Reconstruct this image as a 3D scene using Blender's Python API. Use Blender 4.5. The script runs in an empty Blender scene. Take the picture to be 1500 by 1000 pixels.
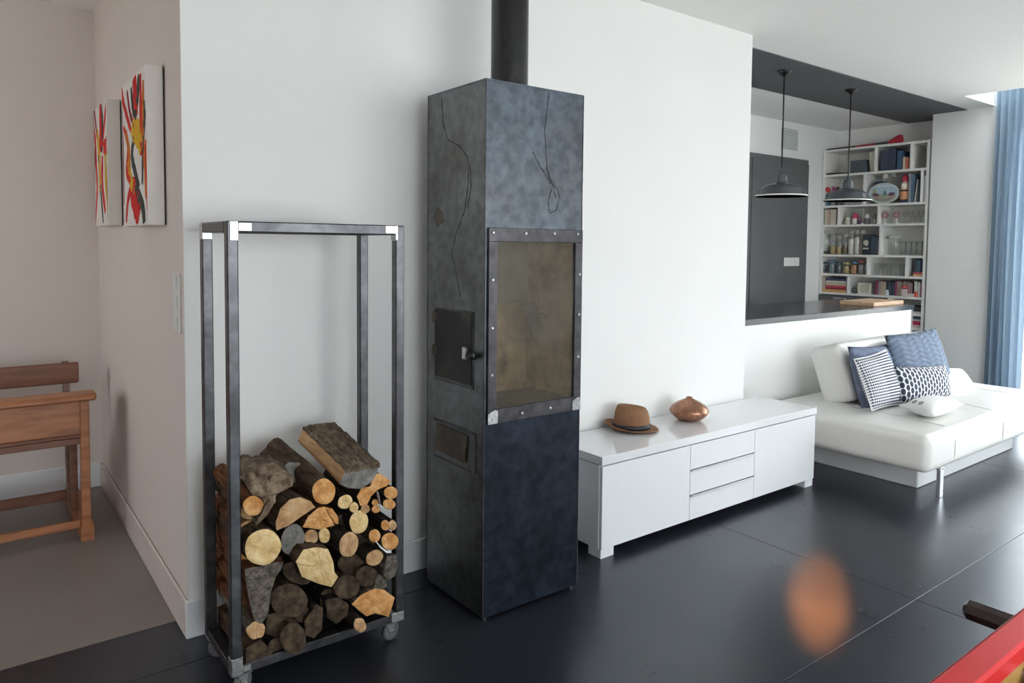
import bpy, math, random
from mathutils import Vector, Matrix
from mathutils import noise as mnoise

R_ = random.Random(7)
SC = bpy.context.scene
COL = SC.collection

# ------------------------------------------------------------------ camera
F_PX, YAW, PITCH, ROLL, CY, CX = 1059.05, 0.64699, 0.052488, 0.0093847, 415.58, 750.0
EYE = Vector((0.0, 0.0, 1.44))
_f = Vector((math.sin(YAW), math.cos(YAW), 0)); _r = Vector((math.cos(YAW), -math.sin(YAW), 0)); _u = Vector((0, 0, 1))
FW = _f * math.cos(PITCH) - _u * math.sin(PITCH)
_u2 = _u * math.cos(PITCH) + _f * math.sin(PITCH)
RT = _r * math.cos(ROLL) + _u2 * math.sin(ROLL)
UP = -_r * math.sin(ROLL) + _u2 * math.cos(ROLL)
cam_d = bpy.data.cameras.new('camera')
cam_d.sensor_width = 36.0
cam_d.lens = F_PX * 36.0 / 1500.0
cam_d.shift_y = -(500.0 - CY) / 1500.0
cam_d.clip_start = 0.05
cam = bpy.data.objects.new('camera', cam_d); COL.objects.link(cam)
m3 = Matrix((RT, UP, -FW)).transposed()
cam.matrix_world = Matrix.Translation(EYE) @ m3.to_4x4()
SC.camera = cam

# ------------------------------------------------------------------ world, daylight portals, exposure
world = bpy.data.worlds.new('sky'); SC.world = world; world.use_nodes = True
wn = world.node_tree.nodes; wl = world.node_tree.links
wn['Background'].inputs[0].default_value = (0.93, 0.965, 1.0, 1)
wn['Background'].inputs[1].default_value = 8.3

def portal(name, loc, rot, sx, sy):
    l = bpy.data.lights.new(name, 'AREA'); l.shape = 'RECTANGLE'; l.size = sx; l.size_y = sy
    l.cycles.is_portal = True
    o = bpy.data.objects.new(name, l); COL.objects.link(o); o.location = loc; o.rotation_euler = rot
H = math.pi / 2
portal('daylight_portal', (7.70, 0.45, 1.32), (0, H, 0), 2.5, 4.1)             # glass doors, right wall (faces -X)
portal('daylight_portal', (2.1, -3.28, 1.25), (H, 0, 0), 5.6, 2.3)       # windows behind the camera (faces +Y)
portal('daylight_portal', (7.25, 0.85, 3.32), (0, 0, 0), 0.68, 3.6)            # roof light, faces down
portal('daylight_portal', (-2.68, 3.85, 1.45), (0, -H, 0), 1.3, 0.9)     # corridor window (faces +X)

sun = bpy.data.lights.new('sun', 'SUN'); sun.energy = 13.0; sun.angle = math.radians(.6); sun.color = (1, .95, .86)
sun_o = bpy.data.objects.new('sun', sun); COL.objects.link(sun_o); sun_o.rotation_euler = Vector((.30, -.62, -.85)).to_track_quat('-Z', 'Y').to_euler()

SC.view_settings.view_transform = 'Standard'
SC.view_settings.look = 'None'
SC.view_settings.gamma = 1.0
SC.view_settings.use_curve_mapping = False
SC.view_settings.exposure = 0.0
SC.cycles.transparent_max_bounces = 40
SC.cycles.diffuse_bounces = 6

# ------------------------------------------------------------------ measuring helpers: a viewing direction met with a known plane
def _ray(x, y):
    return RT * ((x - CX) / F_PX) - UP * ((y - CY) / F_PX) + FW
def at_z(x, y, z=0.0):
    d = _ray(x, y); return EYE + d * ((z - EYE.z) / d.z)
def at_y(x, y, yy):
    d = _ray(x, y); return EYE + d * (yy / d.y)
def at_x(x, y, xx):
    d = _ray(x, y); return EYE + d * (xx / d.x)

# ------------------------------------------------------------------ object helpers
def root_loc(p):
    while p is not None and p.parent is not None: p = p.parent
    return p.location.copy() if p is not None else Vector((0, 0, 0))

def tag(o, label=None, cat=None, group=None, kind=None):
    if label: o['label'] = label
    if cat: o['category'] = cat
    if group: o['group'] = group
    if kind: o['kind'] = kind
    return o

def thing(name, label, cat, loc=(0, 0, 0), group=None, rot=None):
    o = bpy.data.objects.new(name, None); COL.objects.link(o)
    o.empty_display_size = 0.05
    o.location = loc
    if rot: o.rotation_euler = rot
    return tag(o, label, cat, group)

class MB:
    """collects verts/faces; build() makes ONE mesh object"""
    def __init__(s): s.v = []; s.f = []; s.m = []; s.uv = {}; s.smooth = []
    def add(s, vs, fs, mi=0, smooth=False):
        n = len(s.v); s.v += [Vector(v) for v in vs]
        for f in fs: s.f.append([i + n for i in f]); s.m.append(mi); s.smooth.append(smooth)
    def box(s, a, b, mi=0, bev=0.0):
        x0, x1 = sorted((a[0], b[0])); y0, y1 = sorted((a[1], b[1])); z0, z1 = sorted((a[2], b[2]))
        e = min(bev, (x1 - x0) * .45, (y1 - y0) * .45, (z1 - z0) * .45)
        if e <= 0:
            s.add([(x0,y0,z0),(x1,y0,z0),(x1,y1,z0),(x0,y1,z0),(x0,y0,z1),(x1,y0,z1),(x1,y1,z1),(x0,y1,z1)],
                  [(0,3,2,1),(4,5,6,7),(0,1,5,4),(1,2,6,5),(2,3,7,6),(3,0,4,7)], mi); return
        # chamfered box: 24 verts
        vs = []; idx = {}
        for ix, X in ((0, x0), (1, x1)):
            for iy, Y in ((0, y0), (1, y1)):
                for iz, Z in ((0, z0), (1, z1)):
                    sx = e if ix == 0 else -e; sy = e if iy == 0 else -e; sz = e if iz == 0 else -e
                    for ax, p in enumerate(((X, Y + sy, Z + sz), (X + sx, Y, Z + sz), (X + sx, Y + sy, Z))):
                        idx[(ix, iy, iz, ax)] = len(vs); vs.append(p)
        fs = []
        for i in (0, 1):
            q = [(i,0,0,0),(i,1,0,0),(i,1,1,0),(i,0,1,0)]; q = [idx[k] for k in q]; fs.append(q if i else q[::-1])
            q = [(0,i,0,1),(0,i,1,1),(1,i,1,1),(1,i,0,1)]; q = [idx[k] for k in q]; fs.append(q if i else q[::-1])
            q = [(0,0,i,2),(1,0,i,2),(1,1,i,2),(0,1,i,2)]; q = [idx[k] for k in q]; fs.append(q if i else q[::-1])
        for i in (0, 1):
            for j in (0, 1):
                q = [idx[(i,j,0,0)], idx[(i,j,0,1)], idx[(i,j,1,1)], idx[(i,j,1,0)]]; fs.append(q if (i == j) else q[::-1])
                q = [idx[(i,0,j,0)], idx[(i,0,j,2)], idx[(i,1,j,2)], idx[(i,1,j,0)]]; fs.append(q if (i != j) else q[::-1])
                q = [idx[(0,i,j,1)], idx[(0,i,j,2)], idx[(1,i,j,2)], idx[(1,i,j,1)]]; fs.append(q if (i == j) else q[::-1])
        for i in (0, 1):
            for j in (0, 1):
                for k in (0, 1):
                    q = [idx[(i,j,k,0)], idx[(i,j,k,1)], idx[(i,j,k,2)]]
                    fs.append(q if ((i + j + k) % 2) else q[::-1])
        s.add(vs, fs, mi)
    def tube(s, pts, r, n=10, mi=0, caps=True, smooth=True):
        pts = [Vector(p) for p in pts]; rs = r if isinstance(r, (list, tuple)) else [r] * len(pts)
        rings = []; prev = None
        for i, p in enumerate(pts):
            d = (pts[min(i + 1, len(pts) - 1)] - pts[max(i - 1, 0)]).normalized()
            a = prev if prev is not None else (Vector((0, 0, 1)) if abs(d.z) < .9 else Vector((1, 0, 0)))
            u = (a - d * a.dot(d)).normalized(); w = d.cross(u); prev = u
            rings.append([p + (u * math.cos(2 * math.pi * k / n) + w * math.sin(2 * math.pi * k / n)) * rs[i] for k in range(n)])
        vs = [v for rg in rings for v in rg]
        fs = [(i*n+k, i*n+(k+1) % n, (i+1)*n+(k+1) % n, (i+1)*n+k) for i in range(len(pts)-1) for k in range(n)]
        s.add(vs, fs, mi, smooth)
        if caps:
            s.add(rings[0], [list(range(n))[::-1]], mi); s.add(rings[-1], [list(range(n))], mi)
    def lathe(s, prof, c=(0, 0, 0), n=24, mi=0, sx=1.0, sy=1.0, smooth=True):
        c = Vector(c); m = len(prof)
        vs = [c + Vector((r * sx * math.cos(2*math.pi*k/n), r * sy * math.sin(2*math.pi*k/n), z)) for r, z in prof for k in range(n)]
        fs = [(i*n+k, i*n+(k+1) % n, (i+1)*n+(k+1) % n, (i+1)*n+k) for i in range(m-1) for k in range(n)]
        s.add(vs, fs, mi, smooth)
        if prof[0][0] > 1e-5: s.add(vs[:n], [list(range(n))[::-1]], mi)
        if prof[-1][0] > 1e-5: s.add(vs[-n:], [list(range(n))], mi)
    def prism(s, poly, d, mi=0):
        """poly: 3d points in order, extruded by vector d"""
        d = Vector(d); n = len(poly); a = [Vector(p) for p in poly]
        s.add(a + [p + d for p in a], [list(range(n)), [n + i for i in range(n)][::-1]] + [(i, n+i, n+(i+1) % n, (i+1) % n) for i in range(n)], mi)
    def build(s, name, mats, parent=None, local=False, fixn=True):
        me = bpy.data.meshes.new(name)
        off = Vector((0, 0, 0)) if local else root_loc(parent)
        me.from_pydata([tuple(v - off) for v in s.v], [], s.f)
        if not isinstance(mats, (list, tuple)): mats = [mats]
        for m in mats: me.materials.append(m)
        me.polygons.foreach_set('material_index', s.m)
        me.polygons.foreach_set('use_smooth', s.smooth)
        if s.uv:
            l = me.uv_layers.new(name='uv')
            for lp in me.loops: l.data[lp.index].uv = s.uv.get(lp.vertex_index, (0, 0))
        me.update()
        if fixn:
            import bmesh
            bm = bmesh.new(); bm.from_mesh(me); bmesh.ops.recalc_face_normals(bm, faces=bm.faces[:]); bm.to_mesh(me); bm.free()
        o = bpy.data.objects.new(name, me); COL.objects.link(o)
        if parent is not None: o.parent = parent
        return o

def single(name, mb, mats, label, cat, loc=None, group=None):
    """a thing that is one mesh; origin at loc"""
    if loc is None:
        xs = [v.x for v in mb.v]; ys = [v.y for v in mb.v]; zs = [v.z for v in mb.v]
        loc = Vector(((min(xs) + max(xs)) / 2, (min(ys) + max(ys)) / 2, min(zs)))
    loc = Vector(loc)
    for i, v in enumerate(mb.v): mb.v[i] = v - loc
    o = mb.build(name, mats, local=True); o.location = loc
    return tag(o, label, cat, group)

def struct(name, mb, mats):
    o = mb.build(name, mats); o['kind'] = 'structure'; return o

# ------------------------------------------------------------------ material helpers
def new_mat(name):
    m = bpy.data.materials.new(name); m.use_nodes = True
    nt = m.node_tree; b = nt.nodes['Principled BSDF']
    return m, nt, b
def nd(nt, t, **kw):
    n = nt.nodes.new(t)
    for k, v in kw.items():
        if k.startswith('i_'):
            key = k[2:]; key = int(key) if key.isdigit() else key.replace('_', ' ')
            n.inputs[key].default_value = v
        else: setattr(n, k, v)
    return n
def lk(nt, a, b): nt.links.new(a, b)
def rgba(c): return (c[0], c[1], c[2], 1)
def coords(nt, kind='Object', scale=None):
    tc = nd(nt, 'ShaderNodeTexCoord'); out = tc.outputs[kind]
    if scale is not None:
        mp = nd(nt, 'ShaderNodeMapping'); mp.inputs['Scale'].default_value = scale
        lk(nt, out, mp.inputs['Vector']); out = mp.outputs['Vector']
    return out
def ramp(nt, fac, stops):
    r = nd(nt, 'ShaderNodeValToRGB'); e = r.color_ramp.elements
    while len(e) < len(stops): e.new(0.5)
    for i, (p, c) in enumerate(stops): e[i].position = p; e[i].color = rgba(c)
    lk(nt, fac, r.inputs[0]); return r.outputs[0]
def mix(nt, fac, a, b, mode='MIX'):
    n = nd(nt, 'ShaderNodeMix', data_type='RGBA', blend_type=mode)
    for sock, v in ((n.inputs[0], fac), (n.inputs[6], a), (n.inputs[7], b)):
        if hasattr(v, 'is_output'): lk(nt, v, sock)
        elif isinstance(v, (int, float)): sock.default_value = v
        else: sock.default_value = rgba(v)
    return n.outputs[2]
def mth(nt, op, a, b=None, c=None):
    n = nd(nt, 'ShaderNodeMath', operation=op)
    for i, v in enumerate((a, b, c)):
        if v is None: continue
        if hasattr(v, 'is_output'): lk(nt, v, n.inputs[i])
        else: n.inputs[i].default_value = v
    return n.outputs[0]
def bump(nt, b, h, strength=.2, dist=.01):
    n = nd(nt, 'ShaderNodeBump'); n.inputs['Strength'].default_value = strength; n.inputs['Distance'].default_value = dist
    lk(nt, h, n.inputs['Height']); lk(nt, n.outputs[0], b.inputs['Normal'])
def plain(name, c, rough=.5, metal=0.0, var=.12, scale=6.0, bstr=0.0, bscale=40.0, spec=.5, coat=0.0, stretch=(1, 1, 1), rvar=0.0):
    m, nt, b = new_mat(name)
    v = coords(nt, 'Object', stretch)
    n = nd(nt, 'ShaderNodeTexNoise'); n.inputs['Scale'].default_value = scale; n.inputs['Detail'].default_value = 5
    lk(nt, v, n.inputs['Vector'])
    lo = tuple(x * (1 - var) for x in c); hi = tuple(min(1, x * (1 + var)) for x in c)
    lk(nt, ramp(nt, n.outputs[0], [(.3, lo), (.7, hi)]), b.inputs['Base Color'])
    b.inputs['Roughness'].default_value = rough; b.inputs['Metallic'].default_value = metal
    b.inputs['Specular IOR Level'].default_value = spec; b.inputs['Coat Weight'].default_value = coat
    if rvar:
        lk(nt, mth(nt, 'MULTIPLY_ADD', n.outputs[0], rvar * 2, rough - rvar), b.inputs['Roughness'])
    if bstr:
        n2 = nd(nt, 'ShaderNodeTexNoise'); n2.inputs['Scale'].default_value = bscale; n2.inputs['Detail'].default_value = 4
        lk(nt, v, n2.inputs['Vector']); bump(nt, b, n2.outputs[0], bstr, .005)
    return m
# ------------------------------------------------------------------ materials
M_WALL = plain('white_wall_paint', (.80, .80, .79), .85, var=.015, scale=1.5, bstr=.08, bscale=180)
M_CEIL = plain('white_ceiling_paint', (.88, .87, .855), .9, var=.012, scale=1.2)
M_CORR = plain('warm_white_wall', (.70, .625, .585), .85, var=.02, scale=1.2, bstr=.06, bscale=160)  # corridor and left walls tinted warmer and darker than the white walls
M_BASE = plain('white_baseboard_paint', (.74, .75, .77), .5, var=.03, scale=5)
M_CONC = plain('corridor_polished_concrete', (.235, .205, .19), .45, var=.10, scale=2.0, bstr=.04, bscale=60)
M_STRIP = plain('hazed_black_ceiling_paint', (.095, .095, .104), .6, var=.05)  # black strip, lifted to grey: flare haze put into the colour
M_BLACKP = plain('hazed_matt_black_panel', (.115, .116, .120), .45, var=.06, scale=3)  # black panels made lighter, flare haze is mixed into the base colour
M_GLOSSW = plain('gloss_white_lacquer', (.76, .77, .79), .07, var=.01, spec=.6, coat=.4)
M_DOORW = plain('gloss_white_door_lacquer', (.76, .77, .79), .20, var=.01, spec=.35)
M_MATTW = plain('matt_white_lacquer', (.74, .75, .77), .4, var=.02)
M_ALU = plain('brushed_aluminium', (.62, .64, .68), .3, metal=1.0, var=.08, scale=30)
M_CHROME = plain('chrome', (.75, .76, .78), .12, metal=1.0, var=.05)
M_PIPE = plain('black_flue_enamel', (.014, .014, .015), .24, var=.2, scale=4)
M_DARKMETAL = plain('dark_metal', (.02, .02, .022), .4, metal=.6, var=.2)
M_SHADE = plain('lamp_enamel_grey', (.075, .085, .095), .22, var=.08, spec=.6)  # enamel grey raised a little for the same flare haze
M_SHADEIN = plain('lamp_inner_white', (.85, .84, .80), .4, var=.03)
M_PLASTICW = plain('white_switch_plastic', (.72, .70, .68), .3, var=.03)
M_BRASSK = plain('bolt_steel', (.55, .55, .55), .35, metal=1.0, var=.25, scale=60)
M_BRIGHTSTEEL = plain('ground_bright_steel', (.58, .58, .57), .34, metal=1.0, var=.25, scale=60, stretch=(1, 1, 4), rvar=.12)
M_RUBBER = plain('grey_wheel_rubber', (.10, .10, .105), .5, var=.1)
M_RED = plain('red_lacquer', (.78, .030, .035), .38, var=.06, scale=5, spec=.25)
M_REDDARK = plain('red_edge_banding', (.42, .012, .02), .3, var=.05)
M_HANDLEW = plain('dark_varnished_handle', (.035, .014, .012), .25, var=.3, scale=8, coat=.3, stretch=(4, .6, 4))
M_FIELD = plain('green_playing_field', (.04, .22, .07), .5, var=.05)

def floor_mat():
    m, nt, b = new_mat('dark_floor_panel')
    v = coords(nt, 'Object'); oi = nd(nt, 'ShaderNodeObjectInfo')
    n = nd(nt, 'ShaderNodeTexNoise'); n.inputs['Scale'].default_value = 1.7; n.inputs['Detail'].default_value = 6
    lk(nt, v, n.inputs['Vector'])
    c = ramp(nt, n.outputs[0], [(.25, (.0125, .0130, .0185)), (.55, (.019, .0198, .0275)), (.8, (.030, .0305, .039))])  # bluish: reflected sky is partly mixed into the base colour
    c2 = c
    lk(nt, c2, b.inputs['Base Color'])
    n2 = nd(nt, 'ShaderNodeTexNoise'); n2.inputs['Scale'].default_value = 4.5; n2.inputs['Detail'].default_value = 5
    lk(nt, v, n2.inputs['Vector'])
    lk(nt, mth(nt, 'MULTIPLY_ADD', n2.outputs[0], .10, .24), b.inputs['Roughness'])
    b.inputs['Specular IOR Level'].default_value = .75; b.inputs['Specular Tint'].default_value = (.80, .90, 1, 1)  # specular tint adds more of the sky's blue
    return m
M_FLOOR = floor_mat()
M_JOINT = plain('dark_floor_joint', (.008, .008, .009), .8, var=.1)

def steel_mat(name, cols, scale, rough, metal):
    """hot-rolled patinated steel with blue and brown clouds"""
    m, nt, b = new_mat(name)
    v = coords(nt, 'Object')
    n = nd(nt, 'ShaderNodeTexNoise'); n.inputs['Scale'].default_value = scale; n.inputs['Detail'].default_value = 8; n.inputs['Roughness'].default_value = .62
    n.inputs['Distortion'].default_value = .6
    lk(nt, v, n.inputs['Vector'])
    c = ramp(nt, n.outputs[0], cols)
    n2 = nd(nt, 'ShaderNodeTexNoise'); n2.inputs['Scale'].default_value = 26; n2.inputs['Detail'].default_value = 6
    lk(nt, v, n2.inputs['Vector'])
    c2 = mix(nt, .42, c, ramp(nt, n2.outputs[0], [(.35, (.25, .25, .25)), (.7, (.8, .8, .8))]), 'OVERLAY')
    lk(nt, c2, b.inputs['Base Color'])
    b.inputs['Metallic'].default_value = metal
    lk(nt, mth(nt, 'MULTIPLY_ADD', n2.outputs[0], .25, rough - .12), b.inputs['Roughness'])
    bump(nt, b, n2.outputs[0], .05, .003)
    return m
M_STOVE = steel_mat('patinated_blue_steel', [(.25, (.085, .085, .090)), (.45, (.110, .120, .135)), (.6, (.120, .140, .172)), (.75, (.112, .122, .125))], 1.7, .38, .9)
M_STOVEL = steel_mat('patinated_olive_steel', [(.25, (.085, .083, .078)), (.5, (.155, .160, .158)), (.72, (.175, .195, .205))], 2.2, .40, .92)
M_STOVELOW = steel_mat('blued_steel_dark_reflection', [(.25, (.018, .020, .025)), (.5, (.030, .038, .054)), (.75, (.040, .052, .072))], 2.2, .40, .92)  # dark blued steel; the dark floor's reflection is also put into its colour
M_FRAME = steel_mat('dark_frame_steel', [(.3, (.05, .047, .05)), (.6, (.095, .09, .10)), (.8, (.13, .12, .13))], 6, .40, .8)
M_RACK = steel_mat('raw_rack_steel', [(.3, (.055, .055, .060)), (.55, (.10, .10, .108)), (.8, (.16, .16, .17))], 7, .34, .85)
M_RUSTPLATE = steel_mat('rusty_plate', [(.3, (.05, .042, .035)), (.55, (.10, .08, .06)), (.72, (.17, .085, .035))], 9, .6, .3)
M_SOOTDOOR = steel_mat('sooty_door_steel', [(.3, (.014, .013, .013)), (.55, (.03, .028, .026)), (.75, (.075, .066, .055))], 5, .55, .5)
M_VEIN = plain('dark_patina_line', (.012, .012, .014), .6, var=.2)

def firebrick():
    m, nt, b = new_mat('sooty_firebrick')
    v = coords(nt, 'Object')
    n = nd(nt, 'ShaderNodeTexNoise'); n.inputs['Scale'].default_value = 7; n.inputs['Detail'].default_value = 8; n.inputs['Roughness'].default_value = .65
    lk(nt, v, n.inputs['Vector'])
    lk(nt, ramp(nt, n.outputs[0], [(.3, (.06, .048, .034)), (.46, (.40, .29, .17)), (.60, (.62, .48, .30)), (.78, (.75, .64, .47))]), b.inputs['Base Color'])
    b.inputs['Roughness'].default_value = .9; bump(nt, b, n.outputs[0], .3, .01)
    return m
M_BRICK = firebrick()

def pane_mat(name, tint, refl, rough=.03, dirt=None):
    m = bpy.data.materials.new(name); m.use_nodes = True; nt = m.node_tree; nt.nodes.clear()
    out = nd(nt, 'ShaderNodeOutputMaterial'); t = nd(nt, 'ShaderNodeBsdfTransparent'); t.inputs[0].default_value = rgba(tint)
    g = nd(nt, 'ShaderNodeBsdfGlossy'); g.inputs['Roughness'].default_value = rough
    fr = nd(nt, 'ShaderNodeLayerWeight'); fr.inputs[0].default_value = .5
    ms = nd(nt, 'ShaderNodeMixShader')
    lk(nt, mth(nt, 'MULTIPLY_ADD', mth(nt, 'POWER', fr.outputs[1], 4.0), .55 * refl, .035 * refl), ms.inputs[0]); lk(nt, t.outputs[0], ms.inputs[1]); lk(nt, g.outputs[0], ms.inputs[2])
    last = ms.outputs[0]
    if dirt:
        d = nd(nt, 'ShaderNodeBsdfDiffuse'); d.inputs[0].default_value = rgba(dirt[0])
        n = nd(nt, 'ShaderNodeTexNoise'); n.inputs['Scale'].default_value = dirt[1]; n.inputs['Detail'].default_value = 6
        lk(nt, coords(nt, 'Object'), n.inputs['Vector'])
        m2 = nd(nt, 'ShaderNodeMixShader')
        r = ramp(nt, n.outputs[0], [(.3, (dirt[2],) * 3), (.7, (dirt[3],) * 3)])
        lk(nt, r, m2.inputs[0]); lk(nt, last, m2.inputs[1]); lk(nt, d.outputs[0], m2.inputs[2]); last = m2.outputs[0]
    lk(nt, last, out.inputs[0])
    return m
M_PANE = pane_mat('window_glass', (.95, .97, .97), 1.0)
M_JAR = pane_mat('clear_jar_glass', (.955, .965, .965), 1.3, .06)
M_STOVEGLASS = pane_mat('smoked_stove_glass', (.95, .93, .89), 1.2, .10, ((.21, .182, .140), 4.5, .05, .40))

def wood_mat(name, a, b_, c_, scale=3.0, stretch=(1, 8, 8), rough=.45, coat=.1):
    m, nt, b = new_mat(name)
    v = coords(nt, 'Object', stretch)
    n = nd(nt, 'ShaderNodeTexNoise'); n.inputs['Scale'].default_value = scale; n.inputs['Detail'].default_value = 7; n.inputs['Distortion'].default_value = 1.2
    lk(nt, v, n.inputs['Vector'])
    lk(nt, ramp(nt, n.outputs[0], [(.25, a), (.5, b_), (.75, c_)]), b.inputs['Base Color'])
    b.inputs['Roughness'].default_value = rough; b.inputs['Coat Weight'].default_value = coat
    bump(nt, b, n.outputs[0], .08, .004)
    return m
M_DESK = wood_mat('varnished_school_desk_wood', (.24, .085, .032), (.40, .155, .062), (.50, .22, .10))
M_DESKD = wood_mat('dark_varnished_desk_wood', (.12, .04, .022), (.20, .075, .04), (.27, .11, .055))
M_BOARD = wood_mat('chopping_board_wood', (.50, .31, .18), (.62, .42, .27), (.70, .50, .34), stretch=(2, 8, 8))
M_PLY = wood_mat('yellow_pine_panel', (.52, .27, .07), (.64, .35, .10), (.72, .43, .15), stretch=(2, 8, 8), coat=.3)

def bark_mat(name, lo, mid, hi, st=(9, 2.2, 9)):
    m, nt, b = new_mat(name)
    oi = nd(nt, 'ShaderNodeObjectInfo')
    v = coords(nt, 'Object', st)
    ad = nd(nt, 'ShaderNodeVectorMath', operation='ADD'); lk(nt, v, ad.inputs[0]); lk(nt, oi.outputs['Random'], ad.inputs[1])
    n = nd(nt, 'ShaderNodeTexNoise'); n.inputs['Scale'].default_value = 5; n.inputs['Detail'].default_value = 8; n.inputs['Roughness'].default_value = .7
    lk(nt, ad.outputs[0], n.inputs['Vector'])
    vo = nd(nt, 'ShaderNodeTexVoronoi'); vo.inputs['Scale'].default_value = 9; lk(nt, ad.outputs[0], vo.inputs['Vector'])
    h = mth(nt, 'MULTIPLY_ADD', vo.outputs['Distance'], .18, mth(nt, 'MULTIPLY_ADD', n.outputs[0], 1.25, -.02))
    lk(nt, ramp(nt, h, [(.45, lo), (.68, mid), (.95, hi)]), b.inputs['Base Color'])
    b.inputs['Roughness'].default_value = .9; b.inputs['Specular IOR Level'].default_value = .2
    bump(nt, b, h, .9, .02)
    return m
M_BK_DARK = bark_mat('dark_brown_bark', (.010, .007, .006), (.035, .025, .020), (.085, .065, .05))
M_BK_BROWN = bark_mat('brown_bark', (.025, .015, .009), (.085, .050, .030), (.17, .115, .075))
M_BK_GREY = bark_mat('grey_bark', (.05, .042, .035), (.16, .135, .11), (.33, .29, .24))
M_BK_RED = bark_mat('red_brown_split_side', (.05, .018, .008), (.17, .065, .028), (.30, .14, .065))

def end_mat(name, dark, mid, light, ringscale=38.0):
    m, nt, b = new_mat(name)
    v = coords(nt, 'Object')
    oi = nd(nt, 'ShaderNodeObjectInfo')
    sx = nd(nt, 'ShaderNodeSeparateXYZ'); lk(nt, v, sx.inputs[0])
    n0 = nd(nt, 'ShaderNodeTexNoise'); n0.inputs['Scale'].default_value = 14; n0.inputs['Detail'].default_value = 4; lk(nt, v, n0.inputs['Vector'])
    r = mth(nt, 'SQRT', mth(nt, 'ADD', mth(nt, 'POWER', sx.outputs[0], 2.0), mth(nt, 'POWER', sx.outputs[2], 2.0)))
    rn = mth(nt, 'MULTIPLY_ADD', n0.outputs[0], .022, r)
    ring = mth(nt, 'MULTIPLY_ADD', mth(nt, 'SINE', mth(nt, 'MULTIPLY', rn, ringscale * 20)), .5, .5)
    n1 = nd(nt, 'ShaderNodeTexNoise'); n1.inputs['Scale'].default_value = 30; n1.inputs['Detail'].default_value = 6
    ad = nd(nt, 'ShaderNodeVectorMath', operation='ADD'); lk(nt, v, ad.inputs[0]); lk(nt, oi.outputs['Random'], ad.inputs[1]); lk(nt, ad.outputs[0], n1.inputs['Vector'])
    base = ramp(nt, n1.outputs[0], [(.28, dark), (.5, mid), (.72, light)])
    c = mix(nt, mth(nt, 'MULTIPLY', ring, .16), base, dark)
    # radial drying cracks
    ang = mth(nt, 'ARCTAN2', sx.outputs[2], sx.outputs[0])
    cr = mth(nt, 'ABSOLUTE', mth(nt, 'SINE', mth(nt, 'MULTIPLY_ADD', ang, 2.5, mth(nt, 'MULTIPLY', oi.outputs['Random'], 6.0))))
    crk = mth(nt, 'LESS_THAN', mth(nt, 'MULTIPLY_ADD', n0.outputs[0], .10, cr), .075)
    c = mix(nt, mth(nt, 'MULTIPLY', crk, .7), c, tuple(x * .25 for x in dark))
    # red heartwood near the pith
    heart = ramp(nt, rn, [(.008, (1, 1, 1)), (.03, (0, 0, 0))])
    c = mix(nt, mth(nt, 'MULTIPLY', heart, .35), c, tuple(x * .7 for x in dark))
    lk(nt, c, b.inputs['Base Color'])
    b.inputs['Roughness'].default_value = .8; b.inputs['Specular IOR Level'].default_value = .25
    bump(nt, b, mth(nt, 'MULTIPLY_ADD', ring, .4, n1.outputs[0]), .35, .004)
    return m
M_E_OR = end_mat('orange_end_grain', (.42, .165, .045), (.66, .33, .115), (.80, .50, .24))
M_E_PALE = end_mat('pale_yellow_end_grain', (.55, .35, .14), (.76, .54, .26), (.86, .69, .41))
M_E_TAN = end_mat('tan_end_grain', (.34, .18, .08), (.54, .33, .165), (.66, .45, .26))
M_E_GREY = end_mat('weathered_grey_end_grain', (.09, .085, .08), (.19, .18, .165), (.30, .285, .26))
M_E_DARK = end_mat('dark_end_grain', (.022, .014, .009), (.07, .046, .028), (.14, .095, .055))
M_SPLIT = wood_mat('split_wood_face', (.30, .15, .06), (.45, .26, .12), (.58, .37, .19), scale=6, stretch=(6, 1, 6), rough=.85, coat=0)

M_LEATH = plain('white_sofa_leather', (.76, .75, .72), .38, var=.03, scale=5, bstr=.10, bscale=120)
M_SEAM = plain('sofa_seam', (.55, .54, .51), .6, var=.05)
M_PLINTH = plain('sofa_plinth_vinyl', (.66, .67, .68), .5, var=.03)
M_FELT = plain('brown_felt', (.235, .115, .055), .85, var=.12, scale=40, bstr=.12, bscale=300)
M_BAND = plain('navy_ribbon', (.012, .014, .022), .55, var=.2, scale=60)
M_COPPER = plain('copper_glaze', (.34, .165, .10), .27, metal=.62, var=.12, scale=14, rvar=.05)

def curtain_mat():
    m = bpy.data.materials.new('blue_linen_curtain'); m.use_nodes = True; nt = m.node_tree; nt.nodes.clear()
    out = nd(nt, 'ShaderNodeOutputMaterial')
    v = coords(nt, 'Object', (60, 60, 4))
    n = nd(nt, 'ShaderNodeTexNoise'); n.inputs['Scale'].default_value = 6; n.inputs['Detail'].default_value = 4; lk(nt, v, n.inputs['Vector'])
    c = ramp(nt, n.outputs[0], [(.3, (.27, .36, .46)), (.7, (.36, .46, .56))])
    d = nd(nt, 'ShaderNodeBsdfDiffuse'); t = nd(nt, 'ShaderNodeBsdfTranslucent'); lk(nt, c, d.inputs[0]); lk(nt, c, t.inputs[0])
    ms = nd(nt, 'ShaderNodeMixShader'); ms.inputs[0].default_value = .42; lk(nt, d.outputs[0], ms.inputs[1]); lk(nt, t.outputs[0], ms.inputs[2])
    lk(nt, ms.outputs[0], out.inputs[0]); return m
M_CURTAIN = curtain_mat()

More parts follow.
